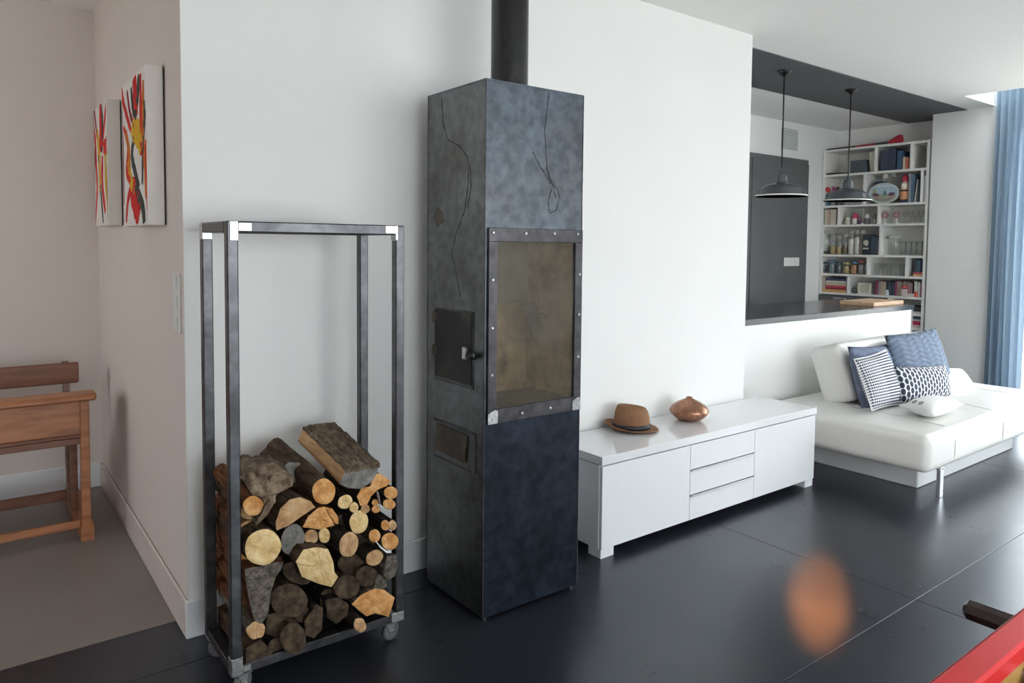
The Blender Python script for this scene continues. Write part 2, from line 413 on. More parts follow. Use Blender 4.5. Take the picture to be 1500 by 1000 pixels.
# cushion fabrics work on the cushion's own UV
def uvxy(nt, su, sv):
    tc = nd(nt, 'ShaderNodeTexCoord'); s = nd(nt, 'ShaderNodeSeparateXYZ'); lk(nt, tc.outputs['UV'], s.inputs[0])
    return mth(nt, 'MULTIPLY', s.outputs[0], su), mth(nt, 'MULTIPLY', s.outputs[1], sv)
def fabric_stripe():
    m, nt, b = new_mat('striped_cushion_fabric'); u, v = uvxy(nt, 26, 19)
    # the band thickness swings along u so that the left part breaks into triangles
    fu = mth(nt, 'ABSOLUTE', mth(nt, 'SUBTRACT', mth(nt, 'FRACT', u), .5))
    left = mth(nt, 'LESS_THAN', u, 11.0)
    thr = mth(nt, 'ADD', .5, mth(nt, 'MULTIPLY', left, mth(nt, 'MULTIPLY_ADD', fu, 1.3, -.35)))
    st = mth(nt, 'LESS_THAN', mth(nt, 'FRACT', v), thr)
    c = mix(nt, st, (.78, .79, .82), (.055, .065, .11)); lk(nt, c, b.inputs['Base Color']); b.inputs['Roughness'].default_value = .9
    return m
def fabric_ellipse():
    m, nt, b = new_mat('ellipse_print_cushion_fabric'); u, v = uvxy(nt, 18, 5.4)
    row = mth(nt, 'FLOOR', u); sh = mth(nt, 'MULTIPLY', mth(nt, 'MODULO', row, 2.0), .5)
    fu = mth(nt, 'SUBTRACT', mth(nt, 'FRACT', u), .5); fv = mth(nt, 'SUBTRACT', mth(nt, 'FRACT', mth(nt, 'ADD', v, sh)), .5)
    d = mth(nt, 'ADD', mth(nt, 'POWER', mth(nt, 'DIVIDE', fu, .42), 2.0), mth(nt, 'POWER', mth(nt, 'DIVIDE', fv, .47), 2.0))
    c = mix(nt, mth(nt, 'LESS_THAN', d, 1.0), (.80, .81, .82), (.035, .05, .085)); lk(nt, c, b.inputs['Base Color']); b.inputs['Roughness'].default_value = .9
    return m
def fabric_cable():
    m, nt, b = new_mat('cable_knit_fabric'); u, v = uvxy(nt, 1, 1)
    n = nd(nt, 'ShaderNodeTexNoise'); n.inputs['Scale'].default_value = 60
    tw = mth(nt, 'SINE', mth(nt, 'MULTIPLY_ADD', mth(nt, 'ABSOLUTE', mth(nt, 'SUBTRACT', mth(nt, 'FRACT', mth(nt, 'MULTIPLY', u, 4.0)), .5)), 9.0, mth(nt, 'MULTIPLY', v, 75.0)))
    rib = mth(nt, 'SINE', mth(nt, 'MULTIPLY', u, 50.0))
    h = mth(nt, 'ADD', mth(nt, 'MULTIPLY', tw, .6), mth(nt, 'MULTIPLY', rib, .5))
    lk(nt, mix(nt, mth(nt, 'MULTIPLY_ADD', h, .25, .5), (.115, .15, .22), (.21, .265, .36)), b.inputs['Base Color'])
    b.inputs['Roughness'].default_value = .95; bump(nt, b, h, .8, .006); return m
def fabric_print():
    m, nt, b = new_mat('white_cushion_with_grey_print'); u, v = uvxy(nt, 5.0, 6.0)
    fu = mth(nt, 'SUBTRACT', mth(nt, 'FRACT', u), .5); fv = mth(nt, 'SUBTRACT', v, .85)
    d = mth(nt, 'ADD', mth(nt, 'POWER', mth(nt, 'DIVIDE', fu, .33), 2.0), mth(nt, 'POWER', mth(nt, 'DIVIDE', fv, .4), 2.0))
    on = mth(nt, 'MULTIPLY', mth(nt, 'LESS_THAN', d, 1.0), mth(nt, 'LESS_THAN', u, 3.0))
    lk(nt, mix(nt, on, (.82, .82, .81), (.30, .30, .31)), b.inputs['Base Color']); b.inputs['Roughness'].default_value = .9; return m
M_F_STRIPE = fabric_stripe(); M_F_ELL = fabric_ellipse(); M_F_CABLE = fabric_cable(); M_F_PRINT = fabric_print()
M_F_BLUE = plain('blue_grey_fleece', (.17, .205, .30), .95, var=.25, scale=18, bstr=.5, bscale=50)
M_F_WHITE = plain('white_pleated_fabric', (.82, .82, .82), .9, var=.03, scale=8, bstr=.25, bscale=26, stretch=(1, 1, 5))
# ------------------------------------------------------------------ the setting
CZ = 2.762          # ceiling height
WY = 2.755          # face of the big white wall
CORX = 0.618        # face of the corridor wall
def boxes(*bs):
    mb = MB()
    for a, b in bs: mb.box(a, b)
    return mb

# floor: screed with joints, and big dark panels laid on it
fl = struct('floor', boxes(((-2.6, -3.2, -.06), (7.9, 2.755, -.008)), ((-2.6, 2.755, -.06), (7.9, 2.908, -.008)), ((3.79, 2.908, -.06), (7.9, 4.36, -.008))), M_JOINT)
xe = [-2.6, -1.69, .70, 3.09, 5.48, 7.9]; ye = [-3.2, -2.515, -1.24, .035, 1.31, 2.585, 3.86, 4.36]
G = .0014
for i in range(len(xe) - 1):
    for j in range(len(ye) - 1):
        x0, x1, y0, y1 = xe[i] + G, xe[i+1] - G, ye[j] + G, ye[j+1] - G
        if y0 > 2.5:
            if x1 < 3.2:
                if y0 > 3: continue
                y1 = 2.908 if x1 < .75 else 2.755
            else:
                if y0 < 3 and x0 < 3.2: x0, y1 = x0, y1
        if i == 2 and y0 > 2.5: y1 = 2.755
        if i == 3 and y0 > 2.5: x0 = 3.09 + G
        mb = MB(); c = Vector(((x0+x1)/2, (y0+y1)/2, 0))
        mb.box(Vector((x0, y0, -.012)) - c, Vector((x1, y1, 0)) - c, bev=.0012)
        o = mb.build('floor_panel', M_FLOOR, fl, local=True); o.location = c
struct('floor_corridor', boxes(((-2.6, 2.911, -.06), (.70, 4.90, .0))), M_CONC)

# ceiling with the roof-light well at the right
struct('ceiling', boxes(((-2.75, -3.35, CZ), (6.9, 5.0, CZ + .15)), ((6.9, 2.69, CZ), (8.05, 5.0, CZ + .15)), ((6.9, -3.35, CZ), (8.05, -1.0, CZ + .15)),
                        ((6.75, -1.0, CZ + .15), (6.9, 2.69, 3.36)), ((6.75, 2.69, CZ + .15), (7.75, 2.84, 3.36)), ((6.75, -1.15, CZ + .15), (7.75, -1.0, 3.36)), ((7.6, -1.0, CZ), (7.75, 2.69, 3.36))), M_CEIL)
strip = MB(); strip.box((3.94, 2.92, CZ - .006), (7.9, 3.61, CZ)); strip = struct('trim_1', strip, M_STRIP)

# walls
struct('wall_back', boxes(((CORX, WY, 0), (3.94, 2.915, CZ))), M_WALL)
struct('wall_corridor_right', boxes(((CORX, 2.915, 0), (.78, 4.82, CZ))), M_CORR)
skin = MB(); skin.box((CORX - .0015, WY + .0005, 0), (CORX, 2.915, CZ)); struct('wall_corridor_return', skin, M_CORR)
struct('wall_corridor_end', boxes(((-2.75, 4.82, 0), (.78, 4.97, CZ))), M_CORR)
struct('wall_left', boxes(((-2.75, -3.35, 0), (-2.6, 3.4, CZ)), ((-2.75, 4.3, 0), (-2.6, 4.82, CZ)), ((-2.75, 3.4, 0), (-2.6, 4.3, .8)), ((-2.75, 3.4, 2.1), (-2.6, 4.3, CZ))), M_CORR)
struct('wall_kitchen_left', boxes(((3.79, 2.915, 0), (3.94, 4.36, CZ))), M_WALL)
struct('wall_kitchen_back', boxes(((3.79, 4.36, 0), (8.05, 4.5, CZ))), M_WALL)
struct('wall_kitchen_right', boxes(((7.9, 3.23, 0), (8.05, 4.36, CZ))), M_WALL)
struct('wall_right', boxes(((7.56, 2.5, 0), (7.9, 3.222, CZ)), ((7.6, -3.35, 0), (7.75, -1.6, CZ)), ((7.6, -1.6, 2.57), (7.75, 2.5, CZ))), M_WALL)
struct('wall_front', boxes(((-2.6, -3.35, 0), (-.7, -3.2, CZ)), ((4.9, -3.35, 0), (7.6, -3.2, CZ)), ((-.7, -3.35, 2.4), (4.9, -3.2, CZ)), ((-.7, -3.35, 0), (4.9, -3.2, .1))), M_WALL)
struct('ground_terrace', boxes(((7.76, -9, -.12), (20, 9, -.06)), ((-12, -16, -.12), (20, -3.36, -.06)), ((-12, -3.36, -.12), (-2.76, 9, -.06))), plain('pale_terrace', (.62, .60, .57), .8))

# baseboards
BH, BT = .14, .013
def baseboard(name, a, b, mat=M_BASE):
    mb = MB(); mb.box(a, b, bev=.004); return struct(name, mb, mat)
baseboard('baseboard_back', (CORX - BT, WY - BT, 0), (3.94, WY, BH))
baseboard('baseboard_corridor_right', (CORX - BT, WY + .0005, 0), (CORX - .0016, 4.82, BH), plain('corridor_baseboard_paint', (.68, .60, .565), .5, var=.03))
baseboard('baseboard_corridor_end', (-2.6, 4.807, 0), (CORX - BT, 4.82, BH + .008))
baseboard('baseboard_right', (7.547, 2.5, 0), (7.56, 3.222, BH))

# windows (frames and panes)
def window(name, axis, pos, a0, a1, z0, z1, nm):
    """axis 'x': window in a wall of constant x, running along y"""
    mb = MB(); t = .05
    def bx(u0, u1, w0, w1):
        if axis == 'x': mb.box((pos - .03, u0, w0), (pos + .03, u1, w1), bev=.004)
        else: mb.box((u0, pos - .03, w0), (u1, pos + .03, w1), bev=.004)
    bx(a0, a1, z0, z0 + t); bx(a0, a1, z1 - t, z1)
    for k in range(nm + 1):
        u = a0 + (a1 - a0) * k / nm; u = min(max(u, a0 + t / 2), a1 - t / 2); bx(u - t / 2, u + t / 2, z0, z1)
    w = struct(name, mb, M_FRAMEW)
    for k in range(nm):
        u0 = a0 + (a1 - a0) * k / nm + t / 2; u1 = a0 + (a1 - a0) * (k + 1) / nm - t / 2
        p = MB()
        if axis == 'x': p.box((pos - .004, u0, z0 + t), (pos + .004, u1, z1 - t))
        else: p.box((u0, pos - .004, z0 + t), (u1, pos + .004, z1 - t))
        p.build('pane', M_PANE, w)
M_FRAMEW = plain('window_frame_aluminium', (.30, .31, .33), .4, var=.05)
window('window_1', 'x', 7.66, -1.6, 2.5, 0.0, 2.57, 4)
window('window_2', 'y', -3.27, -.7, 4.9, .1, 2.4, 5)
window('window_3', 'x', -2.67, 3.4, 4.3, .8, 2.1, 1)
mb = MB()
for y in (-1.0, .23, 1.46, 2.69): mb.box((6.86, y - .03, 3.36), (7.64, y + .03, 3.42))
mb.box((6.86, -1.03, 3.36), (6.90, 2.72, 3.42)); mb.box((7.60, -1.03, 3.36), (7.64, 2.72, 3.42))
w = struct('window_4', mb, M_FRAMEW)
for y in (-.97, .26, 1.49): p = MB(); p.box((6.9, y, 3.385), (7.6, y + 1.17, 3.393)); p.build('pane', M_PANE, w)
# ------------------------------------------------------------------ stove
SX0, SX1, SY0, SY1, SZ0, SZ1 = 1.545, 2.030, 2.214, 2.632, .012, 2.050
st = thing('wood_stove', 'tall column wood stove of blue-black patinated steel against the white wall', 'stove', (1.7875, 2.423, 0))
T = .006
WX0, WX1, WZ0, WZ1 = 1.596, 1.988, .820, 1.455     # glass opening
mb = MB()
mb.box((SX0, SY0, .770), (SX1, SY0 + T, WZ0)); mb.box((SX0, SY0, WZ1), (SX1, SY0 + T, SZ1))
mb.box((SX0, SY0, WZ0), (WX0, SY0 + T, WZ1)); mb.box((WX1, SY0, WZ0), (SX1, SY0 + T, WZ1))
mb.build('front_plate', M_STOVE, st)
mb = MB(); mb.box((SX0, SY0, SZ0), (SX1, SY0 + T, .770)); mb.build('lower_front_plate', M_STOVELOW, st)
mb = MB(); mb.box((SX0, SY0 + T, SZ0), (SX0 + T, SY1, SZ1)); mb.build('side_plate', M_STOVEL, st)
mb = MB(); mb.box((SX1 - T, SY0 + T, SZ0), (SX1, SY1, SZ1)); mb.build('side_plate', M_STOVE, st)
mb = MB(); mb.box((SX0 + T, SY1 - T, SZ0), (SX1 - T, SY1, SZ1)); mb.build('back_plate', M_STOVE, st)
mb = MB(); mb.box((SX0 - .002, SY0 - .002, SZ1), (SX1 + .002, SY1 + .002, SZ1 + .006)); mb.build('top_plate', M_STOVE, st)
for x, y in ((SX0 + .02, SY0 + .02), (SX1 - .02, SY0 + .02), (SX0 + .02, SY1 - .02), (SX1 - .02, SY1 - .02)):
    mb = MB(); mb.lathe([(.009, 0), (.011, .003), (.011, .008), (.007, .012)], (x, y, 0), 10); mb.build('foot', M_BRASSK, st)
# corner weld beads
for x, y in ((SX0, SY0), (SX0, SY1), (SX1, SY0)):
    mb = MB(); n = 90; pts = [(x, y, SZ0 + (SZ1 - SZ0) * k / n) for k in range(n + 1)]
    mb.tube(pts, [.0022 + .0010 * R_.random() for _ in pts], 6); mb.build('weld_bead', M_FRAME, st)
# firebox
fb = MB(); fy = SY1 - .09
fb.box((WX0 - .035, fy, WZ0 - .03), (WX1 + .03, fy + .03, 1.19)); fb.box((WX0 - .038, SY0 + .02, WZ0 - .03), (WX0 - .012, fy, WZ1 + .03))
fb.box((WX1 + .012, SY0 + .02, WZ0 - .03), (WX1 + .033, fy, WZ1 + .03)); fb.box((WX0 - .035, SY0 + .02, WZ0 - .05), (WX1 + .03, fy, WZ0 - .02))
fbo = fb.build('firebox_lining', M_BRICK, st)
mb = MB(); mb.box((WX0 - .035, fy - .012, 1.19), (WX1 + .03, fy + .03, WZ1 + .03)); mb.build('rear_baffle', plain('grey_baffle_plate', (.24, .25, .25), .7, var=.15, scale=5), st)
mb = MB()
for k in range(7):
    y = SY0 + .05 + k * .035; mb.tube([(WX0 - .01, y, WZ0 - .008), (WX1 + .01, y, WZ0 - .008)], .006, 6)
mb.build('grate', M_DARKMETAL, st)
mb = MB(); c0 = Vector((1.79, 2.42, 1.17))
mb.prism([at_y(x, y, 2.40) for x, y in ((767, 447), (782, 440), (801, 492), (790, 506), (783, 498))], (0, .02, 0))
bk = mb.build('baffle_bar', M_VEIN, st)
mb = MB(); mb.tube([at_y(838 - t * 5.5, 468 - 10 * math.sin(t / 11 * 2.2), 2.40) for t in range(12)], .0045, 6)
mb.tube([at_y(832 - 50 + 50 * math.sin(t / 10 * 1.5), 560 - 78 * math.cos(t / 10 * 1.5), 2.38) for t in range(11)], .0045, 6); mb.build('air_wire', M_DARKMETAL, st)
mb = MB(); mb.box((WX0 - .01, SY0 - .003, WZ0 - .01), (WX1 + .01, SY0 + .001, WZ1 + .01)); mb.build('glass', M_STOVEGLASS, st)
# frame around the glass: four flat bars held with bolts
FX0, FX1, FZ0, FZ1 = 1.556, 2.028, .763, 1.507
fy0, fy1 = SY0 - .011, SY0 - .003
for a, b in (((FX0, fy0, WZ1), (FX1, fy1, FZ1)), ((FX0, fy0, FZ0), (FX1, fy1, WZ0)), ((FX0, fy0, WZ0), (WX0, fy1, WZ1)), ((WX1, fy0, WZ0), (FX1, fy1, WZ1))):
    mb = MB(); mb.box(a, b, bev=.0015); mb.build('frame_bar', M_FRAME, st)
for x, z in [(1.573, 1.488), (1.728, 1.488), (1.872, 1.490), (1.996, 1.490), (1.572, 1.312), (1.572, 1.130), (1.571, .952), (1.575, .785),
             (2.010, 1.325), (2.010, 1.160), (2.008, .985), (1.718, .788), (1.862, .790), (2.006, .79)]:
    mb = MB(); mb.tube([(x, fy0 + .0005, z), (x, fy0 - .004, z), (x, fy0 - .0055, z)], [.006, .006, .0035], 8, smooth=False); mb.build('bolt', M_BRASSK, st)
for x in (1.578, 2.003):
    mb = MB(); mb.prism([(x - .022, fy0 - .002, .765), (x + .022, fy0 - .002, .765), (x + .024, fy0 - .002, .812), (x + .010, fy0 - .002, .818), (x - .022, fy0 - .002, .803)], (0, .002, 0))
    mb.build('corner_patch', M_BRASSK, st)
# side door (left face) : plate, hinges, latch
xs = SX0
mb = MB(); mb.box((xs - .006, 2.292, .900), (xs, 2.566, 1.178), bev=.001)
dr = mb.build('side_door', M_SOOTDOOR, st)
for z in (1.125, .985):
    mb = MB(); mb.tube([(xs - .009, 2.570, z), (xs - .009, 2.570, z + .045)], .006, 8); mb.box((xs - .008, 2.545, z + .006), (xs - .006, 2.570, z + .038)); mb.build('hinge', M_RUSTPLATE, dr)
mb = MB(); mb.box((xs - .022, 2.312, 1.000), (xs - .006, 2.336, 1.047), bev=.003); mb.build('latch_keeper', M_BRIGHTSTEEL, dr)
mb = MB(); mb.box((xs - .020, 2.252, 1.010), (xs - .005, 2.312, 1.026), bev=.003); mb.lathe([(.006, -.014), (.015, -.010), (.017, .004), (.012, .016)], (xs - .021, 2.262, 1.020), 12); mb.build('latch_handle', M_DARKMETAL, dr)
# raised border strips around the door
mb = MB(); mb.box((xs - .003, 2.282, .886), (xs, 2.2895, 1.186)); mb.box((xs - .003, 2.282, 1.181), (xs, 2.575, 1.186)); mb.box((xs - .003, 2.282, .886), (xs, 2.575, .893)); mb.build('door_border', M_FRAME, st)
# ash drawer opening with a loose rusty plate
mb = MB(); mb.box((xs - .003, 2.262, .565), (xs, 2.268, .716)); mb.box((xs - .004, 2.265, .712), (xs, 2.575, .722)); mb.box((xs - .003, 2.30, .560), (xs, 2.575, .566))
mb.build('ash_slot_guide', M_FRAME, st)
mb = MB(); mb.prism([(xs - .0035, 2.545, .706), (xs - .0035, 2.318, .700), (xs - .0035, 2.336, .588), (xs - .0035, 2.566, .592)], (-.004, 0, 0)); mb.build('ash_plate', M_RUSTPLATE, st)
# dark patina lines on the steel
def vein(pts, plane):
    p = [at_x(x, y, SX0 - .0006) if plane == 'x' else at_y(x, y, SY0 - .0006) for x, y in pts]
    q = []
    for a, b in zip(p[:-1], p[1:]):
        for k in range(5):
            t = k / 5; w = a.lerp(b, t); w += Vector((0 if plane == 'x' else 1, 1 if plane == 'x' else 0, .6)) * (.0025 * (R_.random() - .5)); q.append(w)
    q.append(p[-1]); mb = MB(); n = len(q)
    for k in range(n - 1):
        a, b = q[k], q[k + 1]; t = b - a; nrm = Vector((-1, 0, 0)) if plane == 'x' else Vector((0, -1, 0))
        sd = t.cross(nrm).normalized() * (.0024 * (.5 + R_.random() * .9))
        mb.add([a - sd, a + sd, b + sd, b - sd, a - sd - nrm * .0005, a + sd - nrm * .0005, b + sd - nrm * .0005, b - sd - nrm * .0005], [(0, 1, 2, 3), (0, 4, 5, 1), (1, 5, 6, 2), (2, 6, 7, 3), (3, 7, 4, 0)])
    mb.build('patina_line', M_VEIN, st)
vein([(647, 142), (649, 180), (656, 205), (672, 213), (685, 230), (686, 270), (680, 310), (667, 345), (662, 372), (668, 400), (674, 435)], 'x')
vein([(688, 236), (690, 275), (684, 305)], 'x')
vein([(804, 135), (802, 160), (798, 190), (800, 225), (802, 250), (806, 270)], 'y')
vein([(780, 222), (792, 245), (803, 262), (817, 278), (820, 290), (815, 308), (805, 312), (803, 296), (808, 276)], 'y')
vein([(800, 245), (809, 268), (814, 290)], 'y')
mb = MB(); mb.prism([at_x(*p, SX0 - .0008) for p in ((634, 318), (640, 303), (648, 310), (650, 325), (640, 333))], (.0005, 0, 0)); mb.build('rust_patch', M_RUSTPLATE, st)

# flue pipe
fp = thing('flue_pipe', 'black round flue pipe rising from the stove to the ceiling', 'pipe', (1.805, 2.42, SZ1 + .006))
mb = MB(); mb.lathe([(.077, SZ1 + .006), (.077, CZ)], (1.805, 2.42, 0), 40); mb.build('tube', M_PIPE, fp)
mb = MB(); mb.lathe([(.080, SZ1 + .006), (.080, SZ1 + .02), (.078, SZ1 + .022)], (1.805, 2.42, 0), 40); mb.build('collar', M_PIPE, fp)
mb = MB(); mb.lathe([(.078, CZ - .012), (.12, CZ - .010), (.12, CZ)], (1.805, 2.42, 0), 32); mb.build('ceiling_rosette', M_PIPE, fp)

# ------------------------------------------------------------------ log rack
RX0, RX1, RY0, RY1 = .634, 1.242, 2.278, 2.602
PW = .034; RB0, RB1, RT0, RT1 = .078, .108, 1.474, 1.508
rk = thing('log_rack', 'tall open log rack of raw square steel tube on castors', 'log rack', ((RX0 + RX1) / 2, (RY0 + RY1) / 2, 0))
for x in (RX0, RX1 - PW):
    for y in (RY0, RY1 - PW):
        mb = MB(); mb.box((x, y, RB0), (x + PW, y + PW, RT1), bev=.0035); mb.build('post', M_RACK, rk)
for y in (RY0, RY1 - PW):
    mb = MB(); mb.box((RX0 + PW, y, RT0), (RX1 - PW, y + PW, RT1), bev=.0035); mb.build('top_rail', M_RACK, rk)
    mb = MB(); mb.box((RX0 + PW, y, RB0), (RX1 - PW, y + PW, RB1), bev=.003); mb.build('base_rail', M_RACK, rk)
for x in (RX0, RX1 - PW):
    mb = MB(); mb.box((x, RY0 + PW, RT0), (x + PW, RY1 - PW, RT1), bev=.0035); mb.build('top_rail', M_RACK, rk)
    mb = MB(); mb.box((x, RY0 + PW, RB0), (x + PW, RY1 - PW, RB1), bev=.003); mb.build('base_rail', M_RACK, rk)
mb = MB(); mb.box((RX0 + .02, RY0 + .02, RB0 + .004), (RX1 - .02, RY1 - .02, RB0 + .010)); mb.build('base_plate', M_RACK, rk)
e = .0012
for x0, x1, y0, y1, z0, z1 in [   # ground bright weld zones at the corners
    (RX0 + .008, RX0 + PW, RY0, RY0 + PW, 1.448, RT1), (RX0 + PW, RX0 + .075, RY0, RY0 + PW, RT0 + .003, RT1 - .004), (RX0, RX0 + PW, RY1 - PW, RY1, 1.452, RT1), (RX0 + PW, RX0 + .062, RY1 - PW, RY1, RT0, RT1),
    (RX1 - .075, RX1 - PW, RY0, RY0 + PW, RT0 + .004, RT1 - .002), (RX1 - PW - .002, RX1 - PW + .008, RY0, RY0 + PW, 1.455, RT1), (RX0, RX0 + PW, RY0, RY0 + PW, RB0, .135), (RX0 + PW, RX0 + .06, RY0, RY0 + PW, RB0 + .004, RB1 - .004), (RX1 - .05, RX1, RY0, RY0 + PW, RB0, .112)]:
    mb = MB(); mb.box((x0 - e, y0 - e, z0 - e), (x1 + e, y1 + e, z1 + e), bev=.003); mb.build('ground_weld', M_BRIGHTSTEEL, rk)
for x, y, a in ((RX0 + .035, RY0 + .030, .5), (RX1 - .045, RY0 + .035, .2), (RX0 + .03, RY1 - .03, -.4), (RX1 - .04, RY1 - .03, .9)):
    ca, sa = math.cos(a), math.sin(a)
    def W(u, v, z): return Vector((x + u * ca - v * sa, y + u * sa + v * ca, z))
    mb = MB(); mb.box((x - .030, y - .026, .073), (x + .030, y + .026, RB0), bev=.001)
    for s in (-1, 1):
        mb.prism([W(-.022, s * .013, .074), W(.024, s * .013, .074), W(.014, s * .013, .026), (W(.002, s * .013, .024))], (W(0, .002, 0) - W(0, 0, 0)))
    mb.tube([W(.008, -.017, .034), W(.008, .018, .034)], .006, 8)
    cs = mb.build('caster', M_BRIGHTSTEEL, rk)
    mb = MB(); mb.tube([W(.008, -.010, .034), W(.008, -.008, .034), W(.008, .008, .034), W(.008, .010, .034)], [.028, .034, .034, .028], 20); mb.build('wheel', M_RUBBER, cs)

# ------------------------------------------------------------------ low white sideboard
BX0, BX1, BY0, BY1 = 2.298, 4.092, 2.362, 2.740
sb = thing('tv_bench', 'long low glossy white bench cabinet standing beside the stove', 'cabinet', ((BX0 + BX1) / 2, (BY0 + BY1) / 2, 0))
mb = MB(); mb.box((BX0, BY0 + .002, .043), (BX1, BY1, .436), bev=.001); mb.build('body', M_MATTW, sb)
mb = MB(); mb.box((BX0 - .003, BY0 - .020, .440), (BX1 + .003, BY1, .480), bev=.002); mb.build('top_panel', M_GLOSSW, sb)
for x0, x1, z0, z1, nm in ((BX0 + .004, 2.922, .045, .433, 'door'), (3.476, BX1 - .004, .045, .433, 'door'), (2.925, 3.473, .307, .433, 'drawer'), (2.925, 3.473, .176, .300, 'drawer'), (2.925, 3.473, .045, .169, 'drawer')):
    mb = MB(); mb.box((x0, BY0 - .016, z0), (x1, BY0 + .001, z1), bev=.0015); d = mb.build(nm, M_DOORW, sb)
    if nm == 'drawer' and z0 < .3:
        mb = MB(); mb.box((x0 + .002, BY0 - .026, z1 - .003), (x1 - .002, BY0 - .012, z1 + .004), bev=.001); mb.build('grip_edge', M_ALU, d)
for x in (BX0 + .006, BX1 - .09):
    for y in (BY0 + .002, BY1 - .09):
        mb = MB(); mb.box((x, y - .012, 0), (x + .084, y + .072, .043), bev=.001); mb.build('leg', M_MATTW, sb)

# hat
hp = at_z(925, 629, .480); hp.z = .480
hat = thing('fedora_hat', 'brown felt fedora hat with dark ribbon on the white bench', 'hat', hp, rot=(0, 0, math.radians(-38)))
NA = 48
def hat_ring(r_a, r_b, zf, th=0.0):
    return [Vector((r_a * math.cos(2 * math.pi * k / NA), r_b * math.sin(2 * math.pi * k / NA), zf(2 * math.pi * k / NA))) for k in range(NA)]
def loft(mb, rings, mi=0):
    n = NA; vs = [v for r in rings for v in r]
    mb.add(vs, [(i*n+k, i*n+(k+1) % n, (i+1)*n+(k+1) % n, (i+1)*n+k) for i in range(len(rings)-1) for k in range(n)], mi, True)
mb = MB()
brim = lambda t, up: .010 + up * (.034 * max(0, -math.cos(t)) ** 1.5 + .010 * abs(math.sin(t)) - .004 * max(0, math.cos(t)))
rr = [hat_ring(.098, .082, lambda t: .012)]
for q in (.25, .5, .75, 1.0): rr.append(hat_ring(.098 + .044 * q, .082 + .038 * q, lambda t, q=q: brim(t, q ** 1.4)))
rr += [hat_ring(.143, .121, lambda t: brim(t, 1) - .003)]
for q in (1.0, .5, 0.0): rr.append(hat_ring(.096 + .044 * q, .080 + .038 * q, lambda t, q=q: brim(t, q ** 1.4) - .006))
loft(mb, rr); mb.build('brim', M_FELT, hat, local=True)
mb = MB()
def top(t): return .112 + .010 * math.cos(t) * -1 
rr = [hat_ring(.098, .082, lambda t: .010), hat_ring(.096, .080, lambda t: .035), hat_ring(.092, .075, lambda t: .070), hat_ring(.086, .066, lambda t: .100 + .004 * -math.cos(t)),
      hat_ring(.078, .056, lambda t: .118 + .008 * -math.cos(t)), hat_ring(.070, .046, lambda t: .126 + .008 * -math.cos(t)), hat_ring(.060, .034, lambda t: .125 + .006 * -math.cos(t)), hat_ring(.05, .02, lambda t: .112), hat_ring(.03, .008, lambda t: .104), hat_ring(.001, .0005, lambda t: .102)]
for i in range(1, 8):   # front pinch
    for v in rr[i]:
        if v.x > 0: v.y *= 1 - .28 * (v.x / .09) ** 2 * (i / 7)
loft(mb, rr); mb.build('crown', M_FELT, hat, local=True)
mb = MB(); loft(mb, [hat_ring(.0985, .0825, lambda t: .012), hat_ring(.1000, .0840, lambda t: .013), hat_ring(.0985, .0823, lambda t: .036), hat_ring(.0965, .0803, lambda t: .0365)])
mb.build('ribbon', M_BAND, hat, local=True)

# vase
vp = at_z(1009, 615, .480); vp.z = .480
mb = MB(); mb.lathe([(.0, 0), (.050, 0), (.058, .003), (.082, .018), (.100, .036), (.107, .050), (.107, .058), (.101, .071), (.086, .087), (.064, .102), (.041, .113), (.024, .120), (.017, .126), (.016, .131), (.011, .130), (.010, .10), (.0, .09)], vp, 48)
single('bud_vase', mb, M_COPPER, 'squat copper-glazed vase with a tiny neck on the white bench', 'vase', vp)

# ------------------------------------------------------------------ sofa
UX0, UX1, UY0, UY1 = 4.275, 6.40, 1.775, 2.86
so = thing('sofa_bed', 'white leather sofa bed in front of the kitchen half wall', 'sofa', ((UX0 + UX1) / 2, (UY0 + UY1) / 2, 0))
mb = MB(); mb.box((4.548, 1.945, 0), (6.06, 2.72, .168), bev=.006); mb.build('plinth', M_PLINTH, so)
def cushion_box(name, x0, x1, y0, y1, z0, z1, r, mat, parent, nx=28, ny=14, crown=.012):
    """rounded upholstered slab: superellipsoid-rounded box with a soft crown"""
    import bmesh
    bm = bmesh.new(); bmesh.ops.create_cube(bm, size=1.0)
    for v in bm.verts: v.co = Vector((x0 + (v.co.x + .5) * (x1 - x0), y0 + (v.co.y + .5) * (y1 - y0), z0 + (v.co.z + .5) * (z1 - z0)))
    bmesh.ops.bevel(bm, geom=bm.edges[:], offset=r, segments=5, profile=.55, affect='EDGES')
    bmesh.ops.subdivide_edges(bm, edges=[e for e in bm.edges if e.calc_length() > .3], cuts=6, use_grid_fill=True)
    for v in bm.verts:
        fx = (v.co.x - x0) / (x1 - x0); fy = (v.co.y - y0) / (y1 - y0)
        if v.co.z > (z0 + z1) / 2: v.co.z += crown * math.sin(math.pi * fx) * math.sin(math.pi * fy)
        v.co += Vector((0, 0, .002 * mnoise.noise(v.co * 6)))
    for f in bm.faces: f.smooth = True
    me = bpy.data.meshes.new(name); off = root_loc(parent)
    for v in bm.verts: v.co -= off
    bm.to_mesh(me); bm.free(); me.materials.append(mat)
    o = bpy.data.objects.new(name, me); COL.objects.link(o); o.parent = parent; return o
cushion_box('seat_mattress', UX0, UX1, UY0, UY1, .172, .392, .055, M_LEATH, so)
bkr = cushion_box('backrest', 4.70, 6.10, -.115, .115, 0, .40, .045, M_LEATH, so)
me = bkr.data; rl = root_loc(so); rotm = Matrix.Rotation(math.radians(-19), 4, 'X')
for v in me.vertices:
    w = v.co + rl; q = rotm @ Vector((w.x, w.y, w.z)); v.co = Vector((w.x, q.y + 2.535, q.z + .392)) - rl
